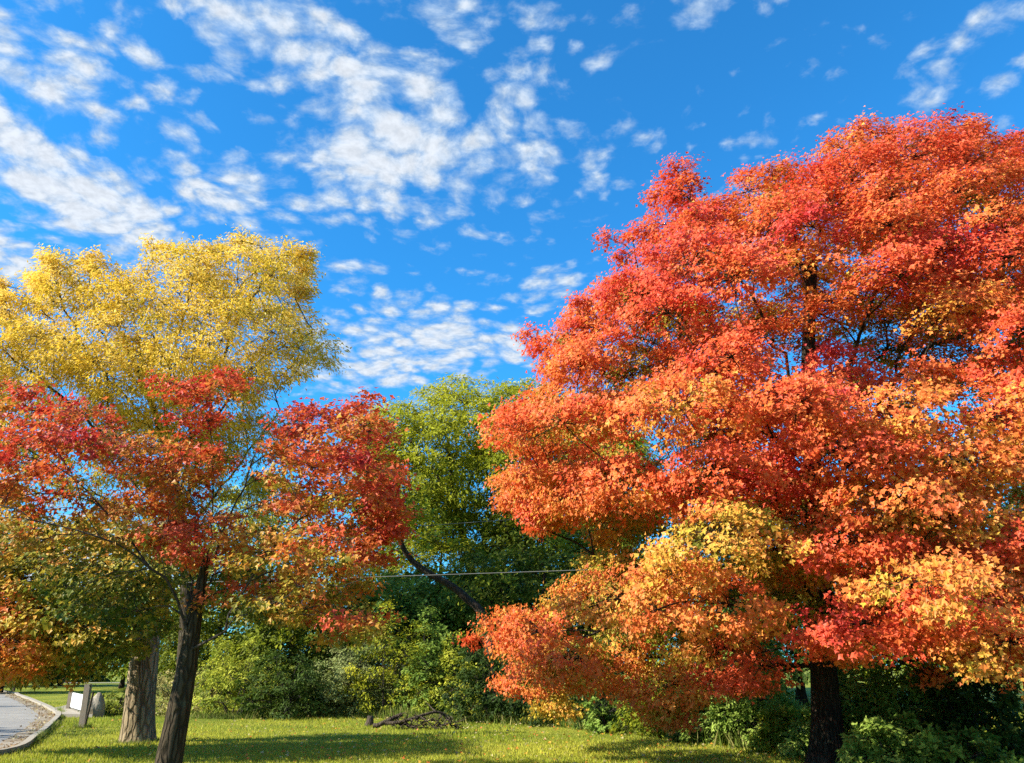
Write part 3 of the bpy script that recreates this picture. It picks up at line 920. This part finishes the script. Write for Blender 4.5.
# across the road, far on the left
AX = np.array([0, .5, 1.0]); AC = np.array([[.30, .30, .03], [.66, .42, .05], [.66, .22, .03]])
blob_tree('broadleaf_tree', 18, 52, 612, 95, .45, 'golden orange tree far beyond the bend of the road', 'distant trees beyond the road', bottom=.12, n=50, size=.3, mk=(10, 12), pal=lambda s: ramp(s, AX, AC))
blob_tree('broadleaf_tree', -25, 66, 585, 100, .75, 'pale green tree far beyond the road at the edge of view', 'distant trees beyond the road', bottom=.1, n=50, size=.34, mk=(10, 12), pal=lime)
blob_tree('broadleaf_tree', 75, 70, 618, 90, .5, 'dark green tree far behind the leaning post', 'distant trees beyond the road', bottom=.05, n=50, size=.34, mk=(10, 12), pal=dark)
blob_tree('broadleaf_tree', 135, 62, 584, 130, .6, 'yellow green tree far behind the thick trunk', 'distant trees beyond the road', bottom=.08, n=50, size=.32, mk=(10, 12), pal=lime)
for (u, w, tone, lab) in ((-10, 60, .4, 'dark clipped hedge shrub beyond the far lawn, by the edge of view'), (32, 56, .3, 'dark clipped hedge shrub beyond the far lawn, under the golden tree'), (70, 50, .4, 'dark hedge shrub beyond the far lawn, behind the white panel')):
    shrub(u, 676, w, 668, tone, lab, dark, n=30, size=.3, D=84, group='hedge shrubs beyond the far lawn')
# trees on the other side of the road, out of view: they throw the streaks of shade on road and lawn
for (x, y, h, r, lab) in ((-20, 6, 9, 3.4, 'roadside tree standing outside the view near the camera'), (-27, 16, 10, 4.0, 'roadside tree standing outside the view across the road'),
                          (-38, 29, 10, 4.0, 'roadside tree outside the view farther along the road')):
    blob_tree('roadside_tree', 0, 0, 0, 0, .4, lab, 'roadside trees out of view', base=np.array([x, y, 0.]), h=h, r=r, bottom=.28, n=46, size=.26, mk=(9, 10))

# leaning dark tree whose bare limb shows against the green tree
D6 = 27.0
b6 = at(500, 640, D6); b6 = np.array([b6[0], D6, 0])
tp = [b6, at(486, 625, D6), at(466, 598, D6), at(448, 584, D6 - .1), at(425, 571, D6 - .3), at(408, 556, D6 - .4), at(398, 535, D6 - .5), at(390, 508, D6 - .5)]
C, cu, cv, cdy = crown_points([(350, 470), (390, 455), (420, 475), (425, 520), (405, 545), (365, 540), (340, 510)], D6 - .5, 1.6, 34, .5, 6, emax=40)
tree('leaning_tree', b6, 'leaning tree with a bare dark crooked limb against the green tree', None, tp, (.19, .07), [], (C, np.full(len(C), .5), RNG.normal(.45, .1, len(C))),
     dict(m=9, k=10, flat=.6, sr=.16, size=.16, shape=DIAM, faces=DIAM_F, colf=greens, tw=.006), bark=M_BARK_DARK, twig=M_BARK_DARK, leafm=M_SHRUB, flare=.2, min_h=2.5)

# ------------------------------------------------------------------ ground, road
m, t, out = mat('lawn_soil')
tc = t.new('ShaderNodeTexCoord'); o = tc.outputs['Object']
n1 = t.noise(o, .35, 5, .6); n2 = t.noise(o, 9, 6, .7); n3 = t.noise(o, 60, 4, .7)
c = t.mix(t.smooth(n1, .38, .62), (.13, .175, .016), (.27, .27, .03))
c = t.mix(t.math('MULTIPLY', t.smooth(n2, .45, .7), .6), c, (.20, .19, .035))
c = t.mix(t.math('MULTIPLY', t.smooth(n3, .4, .7), .5), c, (.05, .085, .010))
principled(t, out, c, .95, t.math('ADD', n3, n2), .6, .05, .1)
M_LAWN = m


def sheet(name, pts, z, material, kind='structure', th=0.0):
    pts = np.asarray(pts, float)[:, :2]
    V = np.column_stack([pts, np.full(len(pts), z)])
    o = np_mesh(name, V, np.arange(len(V)), len(V), material)
    return tag(o, kind=kind)


g = 900
xs = np.linspace(-g, g, 2); V = np.array([[-g, -g, 0], [g, -g, 0], [g, g, 0], [-g, g, 0]], float)
lawn = tag(np_mesh('lawn', V, [0, 1, 2, 3], 4, M_LAWN), kind='structure')

m, t, out = mat('asphalt')
tc = t.new('ShaderNodeTexCoord'); o = tc.outputs['Object']
a1 = t.noise(o, 180, 3, .7); a2 = t.noise(o, .8, 5, .6); a3 = t.noise(t.vmath('MULTIPLY', o, (1, 1, 1)), 4, 6, .7)
c = t.mix(a1, (.18, .17, .155), (.30, .28, .25))
c = t.mix(t.math('MULTIPLY', t.smooth(a2, .4, .65), .5), c, (.33, .31, .275))
vo = t.new('ShaderNodeTexVoronoi', feature='DISTANCE_TO_EDGE'); t.val(vo, 'Vector', t.vmath('ADD', o, t.vmath('MULTIPLY', t.noise(o, 1.2, 4, out='Color'), (1.5, 1.5, 0)))); vo.inputs['Scale'].default_value = .22
c = t.mix(t.smooth(vo.outputs['Distance'], 0, .008, .8, 0), c, (.04, .04, .042))
principled(t, out, c, .9, a1, .4, .01, .25)
M_ASPH = m
m, t, out = mat('concrete')
tc = t.new('ShaderNodeTexCoord'); o = tc.outputs['Object']
a1 = t.noise(o, 70, 4, .7); a2 = t.noise(o, 1.5, 6, .65)
c = t.mix(a2, (.24, .21, .165), (.37, .335, .28)); c = t.mix(t.math('MULTIPLY', a1, .35), c, (.2, .17, .12))
principled(t, out, c, .9, a1, .3, .01, .2)
M_CONC = m
m, t, out = mat('gutter_concrete')
tc = t.new('ShaderNodeTexCoord'); o = tc.outputs['Object']
a1 = t.noise(o, 25, 6, .75); a2 = t.noise(o, 1.1, 5, .65)
c = t.mix(t.smooth(a2, .35, .65), (.33, .29, .23), (.20, .15, .09)); c = t.mix(t.smooth(a1, .5, .72), c, (.11, .075, .04))
principled(t, out, c, .95, a1, .5, .02, .15)
M_GUT = m

edge_px = [(3, 756), (39, 738.5), (57, 722), (60.5, 716), (54, 711), (42, 705), (22, 697), (0, 691.5)]
edge = [gp(u, v)[:2] for u, v in edge_px]
edge = [np.array([-8.5, -30.]), np.array([-9.3, -5.]), np.array([-10.0, 8.]), np.array([-10.6, 13.5])] + edge + [np.array([-52., 74.]), np.array([-90., 110.])]
e3 = resample(np.column_stack([np.array(edge), np.zeros(len(edge))]), .8)
tg = norm(np.gradient(e3, axis=0)); nl = np.stack([-tg[:, 1], tg[:, 0], np.zeros(len(tg))], -1)     # to the left of travel = road side


def ribbon(name, a, b, za, zb, material, kind='structure', solid=None):
    A = e3 + nl * a; Bq = e3 + nl * b
    k = len(e3)
    rows = [(A, za), (Bq, zb)]
    if solid is not None:      # closed box section a..b, from solid up to za/zb
        rows = [(A, solid), (A, za), (Bq, zb), (Bq, solid)]
    V = np.concatenate([np.column_stack([r[:, :2], np.full(k, z)]) for r, z in rows])
    Fq = []
    for q in range(len(rows) - 1):
        i = np.arange(k - 1)
        Fq.append(np.stack([q * k + i, (q + 1) * k + i, (q + 1) * k + i + 1, q * k + i + 1], -1)[:, ::-1])
    ob = np_mesh(name, V, np.concatenate(Fq), 4, material)
    return tag(ob, kind=kind)


ribbon('road', .62, 8.4, .012, .012, M_ASPH)
ribbon('gutter', .145, .64, .022, .016, M_GUT)
ribbon('kerb', 0.0, .15, .115, .10, M_CONC, solid=-.05)
# pale driveway apron beside the bend, far pavement strip
dp = [gp(54, 710.5), gp(62, 717.3), gp(92, 717.6), gp(104, 711), gp(72, 706.5)]
dpa = np.asarray(dp); kk = len(dpa)
Vd = np.vstack([np.column_stack([dpa[:, :2], np.full(kk, .10)]), np.column_stack([dpa[:, :2], np.full(kk, -.05)])])
fl = list(range(kk)); nper_ = [kk]
for i in range(kk): fl += [i, kk + i, kk + (i + 1) % kk, (i + 1) % kk]; nper_.append(4)
tag(np_mesh('driveway', Vd, fl, nper_, M_CONC), kind='structure')
fp = np.array([[-75, 78], [-20, 80], [-20, 82], [-75, 80.5]])
sheet('far_path', fp, .03, M_CONC)

# ------------------------------------------------------------------ grass, litter
def in_road(x, y):
    d = ((x[:, None] - e3[None, :, 0]) ** 2 + (y[:, None] - e3[None, :, 1]) ** 2)
    k = d.argmin(1)
    side = (x - e3[k, 0]) * nl[k, 0] + (y - e3[k, 1]) * nl[k, 1]
    return side > -0.03


def vnoise(x, y, f, seed):
    r = np.random.default_rng(seed)
    s = np.zeros(len(x))
    for i in range(6):
        a = r.uniform(0, 6.28); k = f * r.uniform(.6, 1.8)
        s += np.sin((x * math.cos(a) + y * math.sin(a)) * k + r.uniform(0, 6.28))
    return s / 3.0


n = 230000
yy = 13.2 * (1 - RNG.uniform(0, 1, n) * (1 - (13.2 / 40.) ** .8)) ** (-1 / .8)
xx = RNG.uniform(-.78, .78, n) * yy
k = ~in_road(xx, yy)
pad = pip(np.array(dp)[:, :2], xx, yy)
k &= ~pad
xx, yy = xx[k], yy[k]; n = len(xx)
P = np.column_stack([xx, yy, np.zeros(n)])
T = np.column_stack([RNG.normal(0, .45, n), RNG.normal(0, .45, n), np.ones(n)])
N = np.column_stack([RNG.normal(0, 1, n), RNG.normal(0, 1, n) - .6, RNG.normal(0, .2, n)])
sz = RNG.uniform(.035, .075, n) * (1 + .25 * vnoise(xx, yy, 1.2, 3))
V, Fc = leaves(P, N, T, sz, BLADE * np.array([1, 1.3, 1]), BLADE_F)
pt = (vnoise(xx, yy, .7, 8) * .5 + .5 + RNG.normal(0, .25, n)).clip(0, 1)[:, None]
gc = np.array([.23, .29, .022]) * (1 - pt) + np.array([.52, .50, .060]) * pt
straw = (RNG.uniform(0, 1, n) < .08)[:, None]
gc = np.where(straw, np.array([.38, .33, .12]), gc) * RNG.uniform(.75, 1.25, (n, 1))
o = np_mesh('grass', V, Fc, 3, M_GRASS, None, gc)
tag(o, kind='stuff')

# taller rough grass at the foot of the hedge
hx = [(190, 718), (240, 719), (300, 717.5), (360, 717.5), (420, 719), (480, 722.5), (540, 725), (600, 729), (660, 736), (720, 743), (780, 751), (850, 762)]
hp = np.array([gp(u, v) for u, v in hx])
n = 20000
tpos = RNG.uniform(0, len(hp) - 1.001, n); i0 = tpos.astype(int); fr = (tpos - i0)[:, None]
P = hp[i0] * (1 - fr) + hp[i0 + 1] * fr
P[:, 0] += RNG.normal(0, .3, n); P[:, 1] += np.abs(RNG.normal(0, .6, n)) - .2
an = RNG.uniform(0, 6.283, 1500); f0 = gp(137, 743); rr_ = np.abs(RNG.normal(.44, .10, 1500)).clip(.36)
P[:1500] = f0 + np.stack([np.cos(an) * rr_, np.sin(an) * rr_, 0 * an], -1)
f1 = gp(82, 728); P[1500:1800] = f1 + np.stack([np.cos(an[:300]) * rr_[:300] * .4, np.sin(an[:300]) * rr_[:300] * .4, 0 * an[:300]], -1)
ek = RNG.choice(np.where((e3[:, 1] > 14) & (e3[:, 1] < 34))[0], 2600)
P[1800:4400] = e3[ek] - nl[ek] * np.abs(RNG.normal(.02, .05, 2600))[:, None] + tg[ek] * RNG.uniform(-.4, .4, 2600)[:, None]
T = np.column_stack([RNG.normal(0, .4, n), RNG.normal(0, .4, n), np.ones(n)])
N = np.column_stack([RNG.normal(0, 1, n), RNG.normal(0, 1, n) - .6, RNG.normal(0, .2, n)])
lowk = np.ones(n); lowk[:4400] = .5
sz = lowk * RNG.uniform(.10, .34, n) * (1 + .5 * vnoise(P[:, 0], P[:, 1], 1.1, 5)).clip(.3, 2)
V, Fc = leaves(P, N, T, sz, BLADE * np.array([1, .45, 1]), BLADE_F)
gc = np.where((RNG.uniform(0, 1, n) < .3)[:, None], np.array([.34, .31, .10]), np.array([.14, .20, .025])) * RNG.uniform(.7, 1.3, (n, 1))
tag(np_mesh('tall_grass', V, Fc, 3, M_GRASS, None, gc), kind='stuff')

# fallen leaves: lawn under the maples, gutter
n = 1500
yy = RNG.uniform(14, 27, n); xx = RNG.normal(.10, .30, n) * yy
xg = e3[RNG.integers(0, len(e3), 900)]; 
k = ~in_road(xx, yy)
P = np.column_stack([xx, yy, np.full(n, .045)])[k]
idx = np.where((e3[:, 1] > 12) & (e3[:, 1] < 50))[0]
ii = RNG.choice(idx, 1500)
G = e3[ii] + nl[ii] * np.abs(RNG.normal(.15, .28, 1500))[:, None] + tg[ii] * RNG.uniform(-.4, .4, 1500)[:, None]
G[:, 2] = .03
G = G[((G[:, :2] - e3[ii][:, :2]) ** 2).sum(1) > .16 ** 2]
P = np.concatenate([P, G]); n = len(P)
N = np.column_stack([RNG.normal(0, .35, n), RNG.normal(0, .35, n) - .25, np.ones(n)])
V, Fc = leaves(P, N, RNG.normal(0, 1, (n, 3)), RNG.uniform(.05, .085, n), MAPLE, MAPLE_F)
cc = ramp(RNG.uniform(.22, .6, n)) * RNG.uniform(.6, 1.1, (n, 1))
cc[-len(G):] = np.array([.22, .13, .05]) * RNG.uniform(.5, 1.5, (len(G), 1))
pal_ = RNG.uniform(0, 1, n) < .35
cc[pal_] = np.array([.55, .46, .22]) * RNG.uniform(.7, 1.1, (pal_.sum(), 1))
tag(np_mesh('fallen_leaves', V, Fc, 4, M_LEAF, None, np.repeat(cc, 2, 0)), kind='stuff')

# ------------------------------------------------------------------ fallen branch
tb = Tubes()
FB = gp(410, 729); DF = FB[1]
def fb(pts, r0, r1, sides=8, dd=0.0):
    p = resample(np.array([at(u, v, DF + d + dd) for u, v, d in pts]), .12)
    p[:, 2] = np.maximum(p[:, 2], r1 + .005)
    tb.add(p, np.linspace(r0, r1, len(p)) * .7, sides, bumpy=.08)
fb([(373, 728, 0), (385, 722, 0), (396, 717, .1), (402, 714, .1)], .09, .075, 10)
fb([(385, 723, 0), (400, 722, -.2), (420, 716, -.2), (436, 712, 0), (446, 716, .1), (452, 728, .1)], .07, .035)
fb([(396, 722, .2), (412, 726, .1), (430, 731, 0), (448, 729, -.2)], .05, .02)
fb([(420, 716, -.2), (428, 722, -.3), (436, 731, -.3)], .035, .012)
fb([(436, 712, 0), (430, 706, .2), (424, 700, .3)], .03, .008)
fb([(410, 726, 0), (416, 731, -.3), (408, 734, -.4)], .03, .012)
for i in range(110):
    u = 392 + 66 * random.random(); v = 718 + 12 * random.random()
    a = random.uniform(-1, 1)
    fb([(u, v, random.uniform(-.4, .4)), (u + a * 8, v - random.uniform(-3, 7), random.uniform(-.4, .4)), (u + a * 17, v - random.uniform(-6, 8), random.uniform(-.5, .5))], .022, .006, 5)
o = tb.build('fallen_branch', M_DEAD, origin=FB)
tag(o, 'large dead fallen branch with bare tangled twigs lying on the lawn before the bushes', 'fallen branch')
tb = Tubes()
SB = gp(369, 726)
tb.add(np.array([SB, SB + [0.02, 0, .12], SB + [.03, 0, .26], SB + [.03, 0, .262]]), [.13, .10, .085, .001], 12, bumpy=.1)
tag(tb.build('tree_stump', M_DEAD, origin=SB), 'short grey stump beside the thick end of the fallen branch', 'stump')

# ------------------------------------------------------------------ overhead wires
m, t, out = mat('wire')
principled(t, out, (.17, .165, .15), .7, spec=.2)
M_WIRE = m
for nm, (ua, va), (ub, vb), Dw, rr, lab in (('overhead_wire', (392, 576.5), (585, 570), 25.0, .013, 'pale overhead wire crossing below the green tree crown'),
                                          ('overhead_wire', (420, 526), (520, 519), 31.0, .009, 'thinner faint overhead wire crossing the branches of the green tree')):
    a = at(ua, va, Dw); b = at(ub, vb, Dw + .0)
    d = (b - a)
    pts = []
    for q in np.linspace(-5.5, 7, 90):
        p = a + d * q
        p[2] += .012 * (q - .6) ** 2 * .8
        pts.append(p)
    tb = Tubes(); tb.add(np.array(pts), np.full(90, rr), 6)
    tag(tb.build(nm, M_WIRE, origin=pts[0]), lab, 'wire', 'overhead wires')

# ------------------------------------------------------------------ leaning post, stake, panel, boulder, far post
m, t, out = mat('weathered_wood')
tc = t.new('ShaderNodeTexCoord'); o = tc.outputs['Object']
a1 = t.noise(t.vmath('MULTIPLY', o, (8, 8, .7)), 6, 6, .7)
principled(t, out, t.mix(a1, (.12, .095, .07), (.30, .25, .19)), .9, a1, .5, .01, .2)
M_WOOD = m
m, t, out = mat('white_paint')
tc = t.new('ShaderNodeTexCoord'); o = tc.outputs['Object']
a1 = t.noise(o, 3, 5, .6)
principled(t, out, t.mix(a1, (.58, .57, .55), (.68, .67, .64)), .55, spec=.4)
M_WHITE = m


def box(name, c, size, material, parent=None, bevel=.01, rot=(0, 0, 0), origin=None):
    import bmesh
    from mathutils import Matrix, Euler
    bm = bmesh.new()
    bmesh.ops.create_cube(bm, size=1)
    bmesh.ops.scale(bm, vec=size, verts=bm.verts)
    if bevel: bmesh.ops.bevel(bm, geom=bm.edges[:], offset=bevel, segments=2, affect='EDGES')
    me = bpy.data.meshes.new(name); bm.to_mesh(me); bm.free()
    me.materials.append(material)
    o = bpy.data.objects.new(name, me); COL.objects.link(o)
    loc = np.asarray(c, float)
    if parent is not None:
        o.parent = parent; loc = loc - np.array(parent.location)
    o.location = tuple(loc); o.rotation_euler = rot
    return o


PB = gp(82, 728); DP = PB[1]
top = at(88.5, 684, DP)
lean = math.atan2(top[0] - PB[0], top[2])
L = np.linalg.norm(top - PB)
root = thing('leaning_post', PB, 'weathered grey wooden post leaning over beside the driveway, with a thin stake', 'post')
mid = (PB + top) / 2
box('post', mid, (.17, .12, L), M_WOOD, root, .012, (0, lean, 0))
tb = Tubes()
tb.add(np.array([gp(84.5, 728.2), at(88.5, 712, DP - .1), at(93.5, 692, DP - .1)]), [.03, .03, .026], 7)
tb.build('stake', M_DEAD, root)

WB = (gp(69, 712) + gp(84, 717)) / 2
root = thing('white_panel', WB, 'white painted board panel with a grey end post standing on the pale driveway', 'panel')
a = gp(70, 711.5); b = gp(86, 717)
zt = at(71, 694, a[1])[2]
ang = math.atan2(b[1] - a[1], b[0] - a[0]); LL = np.linalg.norm(b - a)
box('board', (a + b) / 2 + [0, 0, zt / 2 + .1], (LL, .06, zt - .1), M_WHITE, root, .012, (0, 0, ang))
box('end_post', a + [-.1, .05, zt / 2 + .05], (.14, .14, zt + .06), M_WOOD, root, .012)

import bmesh
bm = bmesh.new(); bmesh.ops.create_icosphere(bm, subdivisions=3, radius=1)
for v_ in bm.verts:
    q = v_.co
    k_ = 1 + .10 * math.sin(q.x * 3 + 1) * math.cos(q.y * 4) + .06 * math.sin(q.z * 7 + q.x * 5)
    v_.co = Vector((q.x * .30 * k_, q.y * .30 * k_, max(q.z, -.2) * .58 * k_ + .1))
me = bpy.data.meshes.new('boulder'); bm.to_mesh(me); bm.free(); me.materials.append(M_GUT)
o = bpy.data.objects.new('boulder', me); COL.objects.link(o); o.location = tuple(gp(94, 717))
tag(o, 'grey boulder standing on end between the leaning post and the dark olive bush', 'boulder')
fpz = gp(13.5, 691); 
root = thing('far_post', fpz, 'small dark post standing on the far lawn past the bend of the road', 'post')
hh = at(13.5, 681, fpz[1])[2]
box('pole', fpz + [0, 0, hh * .4], (.14, .14, hh * .8), M_DEAD, root, .01)
box('box', fpz + [0, 0, hh * .85], (.34, .3, hh * .3), M_DEAD, root, .03)

# ------------------------------------------------------------------ sky
w = bpy.data.worlds.new('World'); S.world = w; w.use_nodes = True
w.node_tree.nodes.clear()
t = NT(w.node_tree)
out = t.new('ShaderNodeOutputWorld'); bg = t.new('ShaderNodeBackground')
sky = t.new('ShaderNodeTexSky', sky_type='NISHITA')
sky.sun_disc = False
sky.sun_elevation = SUN_EL
sky.sun_rotation = math.atan2(SUN_FROM[0], SUN_FROM[1])
sky.air_density = 1.0; sky.dust_density = .3; sky.ozone_density = 2.5
tc = t.new('ShaderNodeTexCoord')
d = t.vmath('NORMALIZE', tc.outputs['Generated'])
X, Y, Z = t.sep(d)
Zc = t.math('MAXIMUM', Z, .02)
skyc = t.mix(1.0, sky.outputs[0], (.16, .76, 1.12), 'MULTIPLY')
az = t.math('ARCTAN2', X, Y); el = t.math('ARCSINE', Z)
# cloud cover: where the cloud fields stand in the sky (azimuth, elevation), (u, v, su, sv, tilt, weight)
fields = [(410, 150, 125, 62, -.25, 1.0), (330, 60, 150, 42, .25, .95), (60, 178, 125, 40, .32, 1.15), (20, 55, 95, 48, .2, .8), (215, 190, 75, 36, .0, .7), (440, 340, 120, 42, -.12, .95), (360, 370, 60, 30, 0, .8),
          (520, 150, 60, 40, -.4, .75), (600, 70, 60, 60, .5, .34), (680, 30, 70, 22, -.15, .42), (980, 85, 80, 32, -.25, .40), (1000, 20, 60, 25, -.2, .36), (870, 110, 120, 22, -.2, .26), (750, 140, 30, 14, 0, .3), (20, 270, 70, 30, .2, .9), (150, 100, 60, 26, .4, .5), (500, 90, 70, 40, .1, .6),
          (120, 40, 70, 30, .3, .6), (250, 20, 90, 30, .2, .6), (440, 20, 80, 26, 0, .6), (540, 20, 60, 22, 0, .5), (350, 280, 60, 26, .2, .5), (70, 570, 130, 50, 0, .9), (600, 180, 30, 14, 0, .4), (560, 290, 50, 30, -.2, .5)]
pxr = 1 / F
cover = None
for (u, v, su, sv, tilt, wt) in fields:
    r_ = ray(u, v); r_ = r_ / np.linalg.norm(r_)
    a0 = math.atan2(r_[0], r_[1]); e0 = math.asin(r_[2])
    ca = math.cos(e0)
    dx = t.math('MULTIPLY', t.math('SUBTRACT', az, a0), ca)
    dy = t.math('SUBTRACT', el, e0)
    c_, s_ = math.cos(-tilt), math.sin(-tilt)
    rx = t.math('ADD', t.math('MULTIPLY', dx, c_ / (su * pxr)), t.math('MULTIPLY', dy, s_ / (su * pxr)))
    ry = t.math('ADD', t.math('MULTIPLY', dx, -s_ / (sv * pxr)), t.math('MULTIPLY', dy, c_ / (sv * pxr)))
    q = t.math('ADD', t.math('MULTIPLY', rx, rx), t.math('MULTIPLY', ry, ry))
    gsn = t.math('MULTIPLY', t.math('POWER', 2.718, t.math('MULTIPLY', q, -.75)), wt)
    cover = gsn if cover is None else t.math('MAXIMUM', cover, gsn)
rear = t.smooth(Y, .15, -.25, 0, .55)
cover = t.math('MAXIMUM', cover, rear)
inv = t.math('DIVIDE', 1.0, t.math('ADD', Zc, .12))
pv = t.comb(t.math('MULTIPLY', X, inv), t.math('MULTIPLY', Y, inv), 0.0)
wr = t.vmath('SUBTRACT', t.noise(pv, 3.0, 3, .5, out='Color'), (.5, .5, .5))
pw = t.vmath('ADD', pv, t.vmath('MULTIPLY', wr, (.16, .16, 0)))
na = t.noise(pw, 5.0, 4, .55)
nb = t.noise(pw, 15.0, 8, .58)
nc = t.noise(t.vmath('ADD', pw, (3.1, 7.7, 0)), 44.0, 7, .62)
vor = t.new('ShaderNodeTexVoronoi', feature='SMOOTH_F1'); t.val(vor, 'Vector', t.vmath('ADD', pw, t.vmath('MULTIPLY', t.vmath('SUBTRACT', t.noise(pv, 22.0, 4, .6, out='Color'), (.5, .5, .5)), (.05, .05, 0))))
vor.inputs['Scale'].default_value = 21.0; vor.inputs['Smoothness'].default_value = .35; vor.inputs['Randomness'].default_value = 1.0
puff = t.math('SUBTRACT', .42, vor.outputs['Distance'])
nz = t.math('ADD', t.math('ADD', t.math('MULTIPLY', na, .42), t.math('MULTIPLY', nb, .46)), t.math('MULTIPLY', nc, .22))   # ~ .63 mean
dens = t.math('ADD', t.math('ADD', t.math('SUBTRACT', nz, .55), t.math('MULTIPLY', puff, .38)), t.math('MULTIPLY', t.math('SUBTRACT', cover, .46), .38))
alpha = t.smooth(dens, -.11, .17)
core = t.smooth(dens, .02, .26)
cloud = t.mix(core, (1.9, 2.55, 3.35), (3.2, 3.4, 3.65))
cshade = t.smooth(nc, .3, .7, .86, 1.08)
cloud = t.mix(1.0, cloud, t.comb(cshade, cshade, cshade), 'MULTIPLY')
haze = t.smooth(Z, .30, -.02, 0, .35)
skyc = t.mix(haze, skyc, (.5, 1.5, 3.0))
fin = t.mix(t.math('MULTIPLY', alpha, .94), skyc, cloud)
t.l.new(fin, bg.inputs[0]); bg.inputs[1].default_value = .117
t.l.new(bg.outputs[0], out.inputs[0])

# ------------------------------------------------------------------ render settings
S.view_settings.view_transform = 'Standard'
S.view_settings.look = 'None'
S.view_settings.exposure = 1.2
S.view_settings.gamma = 1.0
S.view_settings.use_curve_mapping = False
S.render.engine = 'CYCLES'
S.cycles.max_bounces = 6
S.cycles.diffuse_bounces = 3
S.cycles.glossy_bounces = 2
S.cycles.transmission_bounces = 4
S.cycles.use_denoising = False
S.cycles.sample_clamp_indirect = 6
